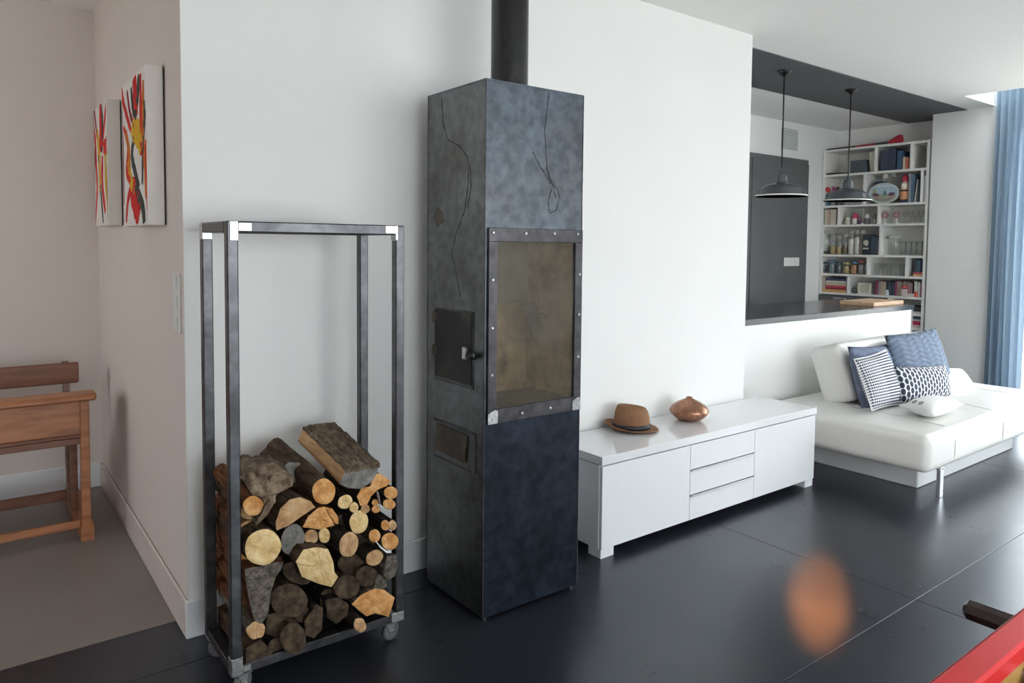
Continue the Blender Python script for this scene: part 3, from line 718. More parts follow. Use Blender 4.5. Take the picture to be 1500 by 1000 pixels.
for xq in (4.62, 5.345, 6.03):      # stitched seams over the seat
    mb = MB(); pts = [(xq, 2.4 - k * .05, .405 - .004 * max(0, (k - 8))) for k in range(10)]
    pts += [(xq, 1.90, .3985), (xq, 1.845, .395), (xq, 1.805, .383), (xq, 1.782, .358), (xq, 1.774, .32), (xq, 1.773, .25), (xq, 1.776, .215)]
    pts = [(p[0], p[1], p[2] + (.001 if p[1] > 1.9 else 0)) for p in pts]
    mb.tube(pts, .0018, 6); mb.build('seam', M_SEAM, so)
for x in (4.50, 6.15):
    mb = MB(); mb.box((x - .016, 1.790, 0), (x + .022, 1.815, .176), bev=.003); mb.box((x - .03, 1.790, .166), (x + .04, 1.86, .173)); mb.build('leg', M_CHROME, so)

# cushions
def cushion(name, quad, thick, mat, label, piping=None, n=14, skew=.0):
    """quad: BL, BR, TR, TL world corners of the cushion's middle sheet"""
    bl, br, tr, tl = [Vector(q) for q in quad]
    nrm = (br - bl).cross(tl - bl).normalized()
    if nrm.y > 0 and abs(nrm.z) < .8: nrm = -nrm
    if nrm.z < 0 and abs(nrm.z) >= .8: nrm = -nrm
    mb = MB(); vs = []; uv = {}
    for side in (1, -1):
        for j in range(n + 1):
            for i in range(n + 1):
                u, v = i / n, j / n
                p = bl.lerp(br, u).lerp(tl.lerp(tr, u), v); cc = (bl + br + tr + tl) / 4
                du, dv = 2 * u - 1, 2 * v - 1
                pull = .06 * ((1 - du * du) * abs(dv) ** 3 + (1 - dv * dv) * abs(du) ** 3)
                p = p.lerp(cc, pull)
                h = thick * .5 * (max(0, 1 - abs(du) ** 2.6) * max(0, 1 - abs(dv) ** 2.6)) ** .55
                wr = .06 * thick * mnoise.noise(Vector((u * 5, v * 5, side * 3 + bl.x * 3)))
                uv[len(vs)] = (u, v); vs.append(p + nrm * side * (h * (1 + wr * 8)))
    m = (n + 1) ** 2; fs = []
    for j in range(n):
        for i in range(n):
            a = j * (n + 1) + i; fs.append((a, a + 1, a + n + 2, a + n + 1)); fs.append((m + a, m + a + n + 1, m + a + n + 2, m + a + 1))
    mb.add(vs, fs, 0, True); mb.uv = uv
    base = (bl + br) / 2
    t = thing(name, label, 'cushion', base, 'cushions on the white sofa')
    import bmesh
    o = mb.build('cover', mat, t); bm = bmesh.new(); bm.from_mesh(o.data); bmesh.ops.remove_doubles(bm, verts=bm.verts, dist=.0004); bmesh.ops.recalc_face_normals(bm, faces=bm.faces[:]); bm.to_mesh(o.data); bm.free()
    if piping:
        edge = []
        for k in range(n): edge.append((k / n, 0))
        for k in range(n): edge.append((1, k / n))
        for k in range(n): edge.append((1 - k / n, 1))
        for k in range(n + 1): edge.append((0, 1 - k / n))
        pts = []
        for u, v in edge:
            p = bl.lerp(br, u).lerp(tl.lerp(tr, u), v); du, dv = 2*u-1, 2*v-1
            pts.append(p.lerp((bl+br+tr+tl)/4, .06 * ((1 - du*du) * abs(dv)**3 + (1 - dv*dv) * abs(du)**3)))
        pb = MB(); pb.tube(pts, .004, 6); pb.build('piping', piping, t)
    return t
M_PIPEW = plain('white_cushion_edge', (.80, .80, .80), .9, var=.02)
cushion('throw_cushion', (at_y(1262, 600, 2.36), at_y(1316, 592, 2.36), at_y(1301, 503, 2.49), at_y(1241, 507, 2.49)), .13, M_F_BLUE, 'plain blue-grey fleece cushion behind the striped cushion')
cushion('throw_cushion', (at_y(1277, 601, 2.235), at_y(1329, 591, 2.235), at_y(1298, 512, 2.385), at_y(1251, 526, 2.385)), .11, M_F_STRIPE, 'narrow-striped navy and white cushion leaning on the blue-grey cushion', M_PIPEW)
cushion('throw_cushion', (at_y(1316, 584, 2.33), at_y(1398, 566, 2.33), at_y(1371, 480, 2.48), at_y(1295, 491, 2.48)), .14, M_F_CABLE, 'large blue cable-knit cushion at the back of the sofa')
cushion('throw_cushion', (at_y(1321, 590, 2.20), at_y(1394, 581, 2.20), at_y(1387, 534, 2.29), at_y(1308, 537, 2.29)), .11, M_F_ELL, 'white lumbar cushion printed with dark ellipses')
cushion('throw_cushion', (at_y(1385, 580, 2.23), at_y(1431, 570, 2.20), at_y(1408, 540, 2.42), at_y(1370, 540, 2.42)), .10, M_F_WHITE, 'white pleated cushion at the right behind the ellipse print cushion')
zc_ = .452
cushion('throw_cushion', (at_z(1318, 594, zc_), at_z(1366, 608, zc_), at_z(1412, 592, zc_), at_z(1366, 583, zc_)), .105, M_F_PRINT, 'small white cushion with grey print lying flat at the front', M_PIPEW)

# ------------------------------------------------------------------ kitchen half wall, worktop, cabinets
kp = thing('kitchen_peninsula', 'white kitchen half wall with dark end panel behind the sofa', 'counter', (5.27, 3.2, 0))
mb = MB(); mb.box((3.945, 2.930, 0), (6.60, 2.965, .915)); mb.build('front_panel', M_WALL, kp)
mb = MB(); mb.box((6.60, 2.930, 0), (6.635, 3.60, .915)); mb.build('end_panel', M_BLACKP, kp)
mb = MB(); mb.box((3.945, 2.965, .10), (6.60, 3.58, .915)); mb.build('cabinet_carcass', M_BLACKP, kp)
wt = MB(); wt.box((3.94, 2.922, .9155), (6.645, 3.66, .957), bev=.002)
M_WORKTOP = plain('dark_polished_worktop', (.030, .033, .040), .17, var=.05, scale=8, spec=.35)
single('worktop', wt, M_WORKTOP, 'dark polished worktop on the white kitchen half wall', 'worktop')
p0 = at_z(1237, 444, .957); p1 = at_z(1301, 449, .957); p2 = at_z(1326, 440, .957)
cbx0, cby0 = 5.98, 3.02
mb = MB(); mb.box((6.08, 3.00, .957), (6.61, 3.30, .992), bev=.004)
single('chopping_board', mb, M_BOARD, 'thick pale wooden chopping board on the dark worktop', 'board')

tc = thing('tall_cabinet', 'tall matt black kitchen cabinet wall behind the pendant lamp', 'cabinet', (6.2, 4.33, 0))
mb = MB(); mb.box((5.2, 4.31, 0), (7.215, 4.355, 2.381)); mb.build('carcass', M_BLACKP, tc)
for x0, x1 in ((5.2, 6.19), (6.20, 7.205)):
    mb = MB(); mb.box((x0 + .002, 4.296, .06), (x1, 4.3095, 2.33), bev=.002); mb.build('door', M_BLACKP, tc)
sk = thing('wall_socket', 'white socket strip on the black kitchen cabinet', 'socket', (6.90, 4.295, 1.30))
mb = MB(); mb.box((6.78, 4.288, 1.255), (7.06, 4.2955, 1.345), bev=.004); pl = mb.build('plate', M_PLASTICW, sk)
for x in (6.83, 6.92, 7.01):
    mb = MB(); mb.tube([(x, 4.2885, 1.30), (x, 4.286, 1.30)], .03, 14); mb.build('outlet', M_PLASTICW, sk)
vt = thing('air_vent', 'pale grey square air vent high on the kitchen wall', 'vent', (6.91, 4.35, 2.47))
M_VENT = plain('pale_grey_vent', (.50, .53, .52), .5, var=.04)
mb = MB(); mb.box((6.77, 4.345, 2.475), (7.06, 4.3595, 2.69), bev=.004); mb.build('frame', M_VENT, vt)
for k in range(6):
    mb = MB(); mb.box((6.79, 4.338, 2.498 + k * .030), (7.04, 4.3448, 2.516 + k * .030), bev=.001); mb.build('slat', M_VENT, vt)
lc = thing('base_cabinet', 'dark low kitchen cabinet under the bookcase shelves', 'cabinet', (7.7, 3.98, 0))
mb = MB(); mb.box((7.585, 3.60, .08), (7.89, 4.355, .935)); mb.build('carcass', M_BLACKP, lc)
for k in range(2):
    mb = MB(); mb.box((7.568, 3.605 + k * .376, .09), (7.584, 3.975 + k * .376, .93), bev=.002); d = mb.build('door', M_BLACKP, lc)
    mb = MB(); mb.box((7.552, 3.66 + k * .376, .895), (7.568, 3.80 + k * .376, .908), bev=.002); mb.build('handle', M_ALU, d)

# pendant lamps
def pendant(x, y, zr, label):
    p = thing('pendant_lamp', label, 'lamp', (x, y, zr), 'pendant lamps over the worktop')
    mb = MB(); mb.lathe([(.184, 0), (.186, .004), (.180, .012), (.168, .020), (.158, .045), (.140, .066), (.110, .082), (.070, .092), (.046, .098), (.042, .104), (.041, .145), (.034, .165), (.018, .180), (.010, .186), (.008, .20)], (x, y, zr), 40); sh = mb.build('shade', M_SHADE, p)
    mb = MB(); mb.lathe([(.1845, .0005), (.178, .010), (.164, .022), (.152, .044), (.135, .062), (.105, .077), (.0, .088)], (x, y, zr - .001), 40); mb.build('inner_shade', M_SHADEIN, sh)
    mb = MB(); mb.lathe([(.187, -.003), (.190, .0), (.190, .004), (.185, .007), (.182, .004), (.183, -.003), (.187, -.003)], (x, y, zr), 40); mb.build('rim', M_SHADEIN, sh)
    mb = MB(); mb.lathe([(.0, .025), (.022, .03), (.030, .05), (.022, .072), (.013, .085)], (x, y, zr), 16); mb.build('bulb', plain('bulb_glass', (.8, .78, .7), .2), p)
    mb = MB(); mb.tube([(x, y, zr + .19), (x, y, CZ - .03)], .0055, 8); mb.build('cord', M_DARKMETAL, p)
    mb = MB(); mb.lathe([(.008, -.05), (.014, -.038), (.045, -.022), (.050, -.012), (.050, -.006)], (x, y, CZ), 24); mb.build('ceiling_cap', M_DARKMETAL, p)
pendant(4.895, 3.14, 1.832, 'grey enamel pendant lamp hanging in front of the tall black cabinet')
pendant(5.875, 3.15, 1.842, 'grey enamel pendant lamp hanging in front of the bookcase')

# curtain at the glass doors
cu = thing('curtain', 'sheer blue floor-length curtain at the right window', 'curtain', (7.50, 2.4, 0))
mb = MB(); ny, nz = 90, 16; vs = []
for j in range(nz + 1):
    z = .01 + (3.20 - .01) * j / nz
    for i in range(ny + 1):
        u = i / ny; y = 2.655 - u * .30 + .01 * (1 - j / nz); a = .022 + .006 * math.sin(j * .3 + u * 5)
        vs.append((7.50 + a * math.sin(u * 2 * math.pi * 5 + .25 * math.sin(j * .4)) + .006 * math.sin(u * 61 + j * .2), y, z))
mb.add(vs, [(j*(ny+1)+i, j*(ny+1)+i+1, (j+1)*(ny+1)+i+1, (j+1)*(ny+1)+i) for j in range(nz) for i in range(ny)], 0, True)
cl = mb.build('cloth', M_CURTAIN, cu, fixn=False)
mb = MB(); mb.box((7.485, 2.10, 2.375), (7.515, 2.65, 2.39)); 
mb = MB(); mb.tube([(7.50, 2.75 - .08, 3.21), (7.50, -.9, 3.21)], .012, 10)
single('curtain_rod', mb, M_ALU, 'metal rod carrying the blue curtain in the roof-light well', 'curtain rod')

# ------------------------------------------------------------------ school desk in the corridor
dk = thing('school_desk', 'old varnished wooden school desk with attached bench in the corridor', 'desk', (-.15, 4.15, 0))
DX0, DX1 = -.80, .455
def dbox(name, a, b, mat=M_DESK, bev=.004): mb = MB(); mb.box(a, b, bev=bev); return mb.build(name, mat, dk)
mb = MB(); mb.prism([(DX0 - .03, 3.955, .690), (DX0 - .03, 3.955, .712), (DX0 - .03, 4.06, .714), (DX0 - .03, 4.26, .668), (DX0 - .03, 4.26, .648), (DX0 - .03, 4.06, .692)], (DX1 - DX0 + .06, 0, 0)); mb.build('desk_top', M_DESK, dk)
dbox('front_moulding', (DX0 - .03, 3.935, .682), (DX1 + .03, 3.956, .712), M_DESK, .009)
dbox('box_front', (DX0, 3.975, .520), (DX1 - .035, 3.993, .690))
dbox('box_back', (DX0, 4.185, .520), (DX1, 4.203, .655), M_DESKD)
dbox('box_floor', (DX0, 3.975, .502), (DX1, 4.20, .520), M_DESKD)
dbox('lower_rail', (DX0, 3.985, .468), (DX1 - .035, 4.005, .502), M_DESKD)
for x in (DX0, DX1):
    s = 1 if x > 0 else -1
    dbox('leg', (x - .038 * s, 3.965, .05), (x, 4.012, .690))
    mb = MB(); mb.prism([(x - .045 * s, 3.955, 0), (x - .045 * s, 3.955, .06), (x - .045 * s, 3.99, .085), (x - .045 * s, 4.62, .085), (x - .045 * s, 4.66, .05), (x - .045 * s, 4.66, 0)], (.055 * s, 0, 0)); mb.build('foot_runner', M_DESK, dk)
    mb = MB(); mb.prism([(x - .06 * s, 4.36, .08), (x - .06 * s, 4.41, .08), (x - .06 * s, 4.52, .80), (x - .06 * s, 4.49, .80)], (.03 * s, 0, 0)); mb.build('back_post', M_DESKD, dk)
    mb = MB(); mb.prism([(x - .06 * s, 4.19, .08), (x - .06 * s, 4.23, .08), (x - .06 * s, 4.23, .44), (x - .06 * s, 4.19, .44)], (.03 * s, 0, 0)); mb.build('bench_support', M_DESKD, dk)
dbox('bench_seat', (DX0, 4.20, .435), (DX1 - .02, 4.46, .460), M_DESKD)
dbox('backrest', (DX0 - .02, 4.455, .688), (DX1 + .012, 4.480, .798), M_DESKD, .006)
dbox('front_stretcher', (DX0, 3.98, .060), (DX1 - .045, 4.005, .098))
dbox('rear_stretcher', (DX0, 4.42, .072), (DX1 - .045, 4.445, .125), M_DESKD)

# ------------------------------------------------------------------ switch plates
sw = thing('light_switch', 'vertical triple white light switch plate on the corridor wall', 'switch', (CORX, 2.822, 1.10))
mb = MB(); mb.box((CORX - .010, 2.795, 1.112), (CORX - .002, 2.875, 1.328), bev=.003); mb.build('plate', M_PLASTICW, sw)
for z in (1.145, 1.22, 1.293):
    mb = MB(); mb.box((CORX - .016, 2.815, z - .026), (CORX - .010, 2.858, z + .026), bev=.003); mb.build('rocker', M_PLASTICW, sw)
sk = thing('wall_socket', 'small white socket on the pier beside the blue curtain', 'socket', (7.597, 2.905, 1.25))
mb = MB(); mb.box((7.590, 2.865, 1.215), (7.5995, 2.945, 1.29), bev=.004); mb.build('plate', M_MATTW, sk)
mb = MB(); mb.tube([(7.590, 2.905, 1.252), (7.5885, 2.905, 1.252)], .024, 14); mb.build('outlet', M_PLASTICW, sk)

# ------------------------------------------------------------------ football table (corner of it in view)
TX0, TX1, TY1, TY0, TZ = .90, 2.25, .383, -.37, .90
ft = thing('football_table', 'red football table at the lower right corner of the room', 'table', (1.575, .0, 0))
RWD = .038
M_P_BLUE = plain('blue_player_paint', (.03, .07, .30), .4, var=.05)
def fbx(name, a, b, mat, bev=.002): mb = MB(); mb.box(a, b, bev=bev); return mb.build(name, mat, ft)
for y0, y1 in ((TY1 - RWD, TY1), (TY0, TY0 + RWD)):
    fbx('top_rail', (TX0, y0, TZ - .03), (TX1, y1, TZ), M_RED, .004)
    fbx('side_panel', (TX0 + .01, y0 + .006, .58), (TX1 - .01, y1 - .006, TZ - .03), M_PLY)
fbx('rail_edge', (TX0, TY1, TZ - .034), (TX1, TY1 + .003, TZ - .004), M_REDDARK, .001)
for x0, x1 in ((TX0, TX0 + RWD), (TX1 - RWD, TX1)):
    fbx('end_rail', (x0, TY0 + RWD, TZ - .03), (x1, TY1 - RWD, TZ), M_RED, .004)
    fbx('end_panel', (x0 + .006, TY0 + RWD, .58), (x1 - .006, TY1 - RWD, TZ - .03), M_PLY)
fbx('playing_field', (TX0 + RWD, TY0 + RWD, .72), (TX1 - RWD, TY1 - RWD, .735), M_FIELD)
fbx('base_board', (TX0 + .012, TY0 + .01, .57), (TX1 - .012, TY1 - .01, .585), M_PLY)
for x in (TX0 + .02, TX1 - .10):
    for y in (TY0 + .01, TY1 - .09):
        fbx('leg', (x, y, 0), (x + .08, y + .08, .572), M_RED, .006)
for k in range(8):
    x = 1.04 + k * .152; s = 1 if k in (0, 2, 4, 7) else 1
    x = 1.330 + (k - 2) * .152
    far = k in (2, 5, 7)
    yh = TY1 + .004 if far else TY0 - .02; sg = 1 if far else -1
    mb = MB(); mb.tube([(x, TY0 - .12, .838), (x, TY1 + (.02 if far else -.012), .838)], .0075, 10); rod = mb.build('rod', M_CHROME, ft)
    mb = MB(); mb.tube([(x, yh, .838), (x, yh + sg * .004, .838), (x, yh + sg * .02, .838), (x, yh + sg * .075, .838), (x, yh + sg * .092, .838), (x, yh + sg * .098, .838)], [.012, .0165, .0172, .0172, .0165, .011], 8, smooth=False); mb.build('handle', M_HANDLEW, rod)
    mb = MB()
    for yy in (TY1 - RWD - .010, TY0 + RWD + .010):
        s2 = -1 if yy > 0 else 1; mb.tube([(x, yy + .006 * -s2, .838), (x, yy, .838), (x, yy + .008 * s2, .838)], [.020, .018, .011], 12)
    mb.build('bearing', M_BRASSK, rod)
    for q in range(3):
        yy = TY0 + RWD + .14 + q * .20; mb = MB()
        mb.lathe([(0, .752), (.010, .752), (.012, .775), (.014, .81), (.019, .838), (.020, .858), (.010, .868), (.013, .878), (.014, .888), (.008, .898), (0, .90)], (x, yy, 0), 12, sx=.7); mb.build('player_figure', M_REDDARK if k % 2 else M_P_BLUE, rod)

# ------------------------------------------------------------------ added spot out of view, stands in for the orange floor glow
M_SPOTGLOW = bpy.data.materials.new('added_spot_bulb'); M_SPOTGLOW.use_nodes = True
_b = M_SPOTGLOW.node_tree.nodes['Principled BSDF']; _b.inputs['Emission Color'].default_value = (1, .55, .25, 1); _b.inputs['Emission Strength'].default_value = 3.0
spx = Vector((.75, .42, 2.60)); tgt = Vector((2.77, 1.55, 0))
sp = thing('added_spot', 'added black spotlight out of view, making the orange glow on the dark floor', 'lamp', (spx.x, spx.y, CZ))
dr_ = (tgt - spx).normalized()
mb = MB(); mb.tube([spx - dr_ * .08, spx - dr_ * .07, spx + dr_ * .03], [.02, .035, .04], 18); mb.build('housing', M_DARKMETAL, sp)
mb = MB(); mb.tube([spx - dr_ * .06, (spx.x, spx.y, CZ - .02)], .008, 8); mb.lathe([(.05, CZ - .02), (.05, CZ)], (spx.x, spx.y, 0), 20); mb.build('mount', M_DARKMETAL, sp)
mb = MB(); mb.tube([spx + dr_ * .026, spx + dr_ * .0305], .034, 18); mb.build('bulb_face', M_SPOTGLOW, sp)
ld = bpy.data.lights.new('added_spot_beam', 'SPOT'); ld.energy = 11500; ld.color = (1, .33, .06); ld.spot_size = math.radians(14); ld.spot_blend = 1.0; ld.shadow_soft_size = .03  # unseen lamp, added only to make the orange glow
lo = bpy.data.objects.new('added_spot_beam', ld); COL.objects.link(lo); lo.location = spx + dr_ * .05; lo.rotation_euler = dr_.to_track_quat('-Z', 'Y').to_euler(); lo.scale = (.34, 1.0, 1.0)
# ------------------------------------------------------------------ two canvases on the corridor wall
M_CANVAS = plain('painted_canvas_white', (.76, .72, .68), .7, var=.04, scale=8, bstr=.2, bscale=120)
M_CGAP = plain('canvas_shadow_gap', (.03, .025, .025), .8)
M_P = {'r': plain('red_paint', (.62, .02, .02), .7, spec=.15, var=.15, scale=30), 'd': plain('dark_red_paint', (.28, .015, .04), .7, spec=.15, var=.15, scale=30),
       'y': plain('yellow_paint', (.68, .40, .02), .7, spec=.15, var=.15, scale=30), 'g': plain('dark_green_grey_paint', (.05, .06, .055), .7, spec=.15, var=.2, scale=30), 'o': plain('orange_paint', (.62, .17, .02), .7, spec=.15, var=.15, scale=30)}
def canvas(label, y0, y1, z0, z1, strokes):
    xf, xw = .552, CORX - .006
    t = thing('canvas_painting', label, 'painting', (xf, (y0 + y1) / 2, z0), 'abstract canvases on the corridor wall')
    mb = MB(); mb.box((xf, y0, z0), (xw, y1, z1), bev=.003); mb.build('canvas', M_CANVAS, t)
    mb = MB(); mb.box((xw, y0 + .004, z0 + .004), (CORX - .0016, y1 - .004, z1 - .004)); mb.build('shadow_gap', M_CGAP, t)  # near-black slab standing for the shadow gap between canvas and wall
    for col, w, pts in strokes:
        P_ = [at_x(px / 3.3333, 60 + py / 3.3333, xf - .0004) for px, py in pts]
        Q = []
        for i in range(len(P_) - 1):
            a = P_[max(i - 1, 0)]; b = P_[i]; c = P_[i + 1]; d = P_[min(i + 2, len(P_) - 1)]
            for k in range(6):
                s = k / 6; Q.append(.5 * ((2 * b) + (c - a) * s + (2 * a - 5 * b + 4 * c - d) * s * s + (3 * b - a - 3 * c + d) * s ** 3))
        Q.append(P_[-1]); mb = MB(); n = len(Q); ws = w * .0034
        vs = []
        for k, q in enumerate(Q):
            tn = (Q[min(k + 1, n - 1)] - Q[max(k - 1, 0)]); sd = Vector((0, tn.z, -tn.y)).normalized() * ws * (.35 + .65 * math.sin(math.pi * (k + .6) / (n + .2)) ** .5) * (.85 + .3 * R_.random())
            for s in (-1, 1):
                p = q + sd * s; p.y = min(max(p.y, y0 + .004), y1 - .003); p.z = min(max(p.z, z0 + .003), z1 - .003); p.x = xf - .0012 - .0004 * R_.random(); vs.append(p)
        for k, q in enumerate(Q):
            for s in (0, 1): v = vs[2 * k + s].copy(); v.x = xf; vs.append(v)
        m = 2 * n; fs = []
        for k in range(n - 1):
            a = 2 * k; fs += [(a, a + 1, a + 3, a + 2), (a, a + 2, m + a + 2, m + a), (a + 1, m + a + 1, m + a + 3, a + 3)]
        mb.add(vs, fs); mb.build('brush_stroke', M_P[col], t)
canvas('larger nearer white canvas with red, yellow and dark green strokes', 3.018, 3.522, 1.506, 2.108, [
    ('r', 5, [(592,225),(605,310),(640,440)]), ('d', 4, [(620,245),(635,350),(655,420)]), ('g', 6, [(640,230),(650,330),(660,380)]), ('r', 13, [(655,178),(660,260),(665,370)]),
    ('g', 8, [(680,165),(672,260),(660,380)]), ('r', 6, [(685,160),(688,400),(690,560)]), ('o', 6, [(699,190),(698,420),(705,560),(715,770)]), ('y', 16, [(645,470),(658,435),(680,470),(690,540)]),
    ('g', 5, [(703,290),(706,380),(700,480),(695,700)]), ('g', 13, [(712,345),(714,385)]), ('r', 6, [(605,420),(625,520),(620,640),(640,700),(625,780),(617,885)]), ('y', 10, [(625,560),(638,680),(660,720)]),
    ('g', 7, [(655,470),(645,560),(665,660),(680,720)]), ('r', 7, [(713,480),(716,600),(722,760),(726,875)]), ('r', 20, [(640,700),(665,790),(680,860)]), ('g', 9, [(660,720),(695,800),(705,890)]), ('d', 4, [(594,340),(600,500),(606,800)]), ('o', 6, [(615,440),(632,560),(628,640)])])
canvas('smaller farther white canvas with red, yellow and dark green strokes', 3.965, 4.372, 1.520, 2.125, [
    ('r', 6, [(447,360),(465,480),(470,600),(475,720),(467,885)]), ('d', 4, [(460,330),(475,480)]), ('r', 11, [(490,310),(492,440),(490,540)]), ('g', 7, [(490,296),(500,400),(497,540)]),
    ('r', 5, [(518,305),(505,450),(495,540)]), ('r', 12, [(505,525),(518,512),(530,502)]), ('y', 9, [(475,440),(485,560),(490,740)]), ('y', 7, [(515,540),(518,700),(535,880)]),
    ('r', 8, [(500,560),(500,700),(515,840)]), ('d', 6, [(526,600),(528,760),(534,860)]), ('g', 5, [(480,540),(490,700),(505,890)]), ('g', 9, [(526,610),(530,690),(533,760)]), ('g', 4, [(465,520),(462,690)])])

# ------------------------------------------------------------------ firewood
GRP = 'firewood logs in the steel rack'
def W3(cx, cy, yf): return at_y(280 + cx / 2.565, 610 + cy / 2.565, yf)
def ell(cx, cy, rx, ry, rot=0.0, n=20, j=.035):
    a = math.radians(rot); ph = R_.random() * 6; out = []
    for k in range(n):
        t = 2 * math.pi * k / n; w = 1 + j * math.sin(2 * t + ph) + j * .6 * math.sin(5 * t + ph * 2) + j * .5 * (R_.random() - .5)
        u, v = rx * w * math.cos(t), ry * w * math.sin(t)
        out.append((cx + u * math.cos(a) - v * math.sin(a), cy + u * math.sin(a) + v * math.cos(a)))
    return out
def dens(poly, m=3, j=1.6):
    out = []
    for a, b in zip(poly, poly[1:] + poly[:1]):
        for k in range(m):
            t = k / m; out.append((a[0] + (b[0]-a[0]) * t + (j * (R_.random() - .5) if k else 0), a[1] + (b[1]-a[1]) * t + (j * (R_.random() - .5) if k else 0)))
    return out
def log(label, poly, yf, end, bark, L=.325, back=None, tilt=(0, 0), name='firewood_log', rough=.05, taper=1.0, split=None):
    P_ = [W3(x, y, yf) for x, y in poly]; c = sum(P_, Vector()) / len(P_)
    for p in P_: p.y += tilt[0] * (p.x - c.x) + tilt[1] * (p.z - c.z)
    ax = Vector((0, L, 0))
    if back: ax = Vector((back[0], L, back[1]))
    t = thing(name, label, 'log', c, GRP)
    n = len(P_); K = 7; mb = MB(); vs = []
    sd = R_.random() * 50
    for k in range(K + 1):
        s = k / K; cc = c + ax * s
        for p in P_:
            d = p - c; dd = Vector((d.x, d.y * (1 - s), d.z))
            w = 1 + (taper - 1) * s + (rough * mnoise.noise(Vector((d.x * 30 + sd, d.z * 30, s * 4))) * 2.2 if k else 0)
            vs.append(cc + dd * w)
    fs = [(k*n+i, k*n+(i+1) % n, (k+1)*n+(i+1) % n, (k+1)*n+i) for k in range(K) for i in range(n)]
    mb.add(vs, fs, 0, True); mb.build('bark', bark, t)
    for which, base in (('f', P_), ('b', [vs[K*n+i] for i in range(n)])):
        ec = sum(base, Vector()) / n; e2 = MB(); sgn = -1 if which == 'f' else 1
        vv = [p + Vector((0, sgn * .0004, 0)) for p in base]
        for q in (.8, .45): vv += [ec + (p - ec) * q + Vector((0, sgn * (.0015 + .003 * R_.random()), 0)) for p in base]
        vv.append(ec + Vector((0, sgn * .002, 0)))
        ff = [(r*n+i, r*n+(i+1) % n, (r+1)*n+(i+1) % n, (r+1)*n+i) for r in range(2) for i in range(n)] + [(2*n+i, 2*n+(i+1) % n, 3*n) for i in range(n)]
        e2.add(vv, ff, 0, False); e2.build('cut_end', end, t)
    return t
OR, PA, TA, GY, DK = M_E_OR, M_E_PALE, M_E_TAN, M_E_GREY, M_E_DARK
bD, bB, bG, bR = M_BK_DARK, M_BK_BROWN, M_BK_GREY, M_BK_RED
# bottom layers
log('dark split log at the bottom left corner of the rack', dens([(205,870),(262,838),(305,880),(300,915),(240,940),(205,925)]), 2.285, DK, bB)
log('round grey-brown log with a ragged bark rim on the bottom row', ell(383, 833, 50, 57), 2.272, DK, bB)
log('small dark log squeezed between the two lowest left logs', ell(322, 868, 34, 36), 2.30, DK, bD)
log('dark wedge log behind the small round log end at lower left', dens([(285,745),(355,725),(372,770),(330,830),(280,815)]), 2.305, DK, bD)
log('small ragged pale-rimmed log end under the bark wedge', ell(243, 803, 33, 35, 0, 20, .09), 2.262, TA, bG, .33, rough=.12)
log('dark half log with wrinkled bark at bottom centre', dens([(425,770),(470,705),(495,720),(492,800),(462,832),(430,822)]), 2.29, DK, bD, rough=.10)
log('dark grey log lying at bottom right of centre', dens([(505,690),(555,678),(592,705),(588,745),(545,778),(512,755)]), 2.29, DK, bD, rough=.1)
log('thin pale-ended stick poking out at the bottom right', ell(634, 783, 23, 28, 0, 16, .08), 2.245, TA, bD, .30, back=(-.03, .035))
log('rough orange split chunk at the bottom right corner', dens([(602,705),(640,668),(690,645),(725,650),(765,680),(742,752),(690,738),(660,750),(640,735)]), 2.268, OR, bG, .30, rough=.10)
log('large dark log with a pale heart in the lower middle', ell(368, 690, 68, 64), 2.295, DK, bB)
log('small black log under the large pale slanted log', ell(415, 740, 30, 34), 2.31, DK, bD)
log('dark log with a brownish end below the pale slanted log', ell(585, 640, 48, 46, -15), 2.29, DK, bB)
log('dark round log with rusty end right of centre', ell(660, 600, 40, 40), 2.285, DK, bB)
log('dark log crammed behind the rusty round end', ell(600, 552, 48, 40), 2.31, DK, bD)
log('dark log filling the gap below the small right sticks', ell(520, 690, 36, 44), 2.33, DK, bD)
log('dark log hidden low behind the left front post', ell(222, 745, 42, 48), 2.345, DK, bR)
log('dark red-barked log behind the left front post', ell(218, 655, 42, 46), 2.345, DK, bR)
log('dark log in the dark gap at the lower right', ell(700, 790 - 130, 40, 36), 2.34, DK, bD)  # dark filler log closing a gap in the stack
# grey bark wedge hanging in front
log('grey bark wedge tapering downward at the left', dens([(200,572),(270,560),(312,548),(347,545),(340,572),(318,600),(300,660),(288,740),(262,785),(240,770),(225,720),(208,640)]), 2.262, bG, bR, .24, rough=.06)
log('orange split log partly behind the left front post', dens([(182,500),(230,490),(250,560),(235,625),(195,600)]), 2.335, OR, bR)
# middle
log('large pale-yellow round log at the left beside the post', ell(270, 490, 70, 66, -20), 2.258, PA, bB, .33)
log('weathered grey round log end left of centre', ell(382, 462, 45, 58, 15), 2.285, GY, bD, .32)
log('large pale slanted log face in the middle of the stack', dens([(384,535),(410,488),(460,482),(508,492),(535,545),(545,590),(563,612),(540,652),(480,632),(415,600)]), 2.255, PA, bB, .31, tilt=(.1, -.25))
log('dark log under the big pale slanted face', ell(400, 588, 58, 40, 25), 2.30, DK, bD)
log('small brown stick end under the orange wedge', ell(451, 452, 26, 29), 2.29, TA, bD)
log('small pale stick end below the orange wedge', ell(500, 446, 22, 28), 2.28, PA, bB)
log('tan oval log end in the middle right', ell(592, 480, 36, 47, 18), 2.262, TA, bD, .31, back=(-.06, .04))
log('pale cracked round log end right of the orange wedge', ell(630, 396, 34, 45, 5), 2.27, PA, bD)
log('thin stick bundle end at the right, left of the pair', ell(729, 408, 16, 20), 2.262, OR, bD)
log('thin stick bundle end touching the right post', ell(756, 408, 15, 20), 2.268, TA, bD)
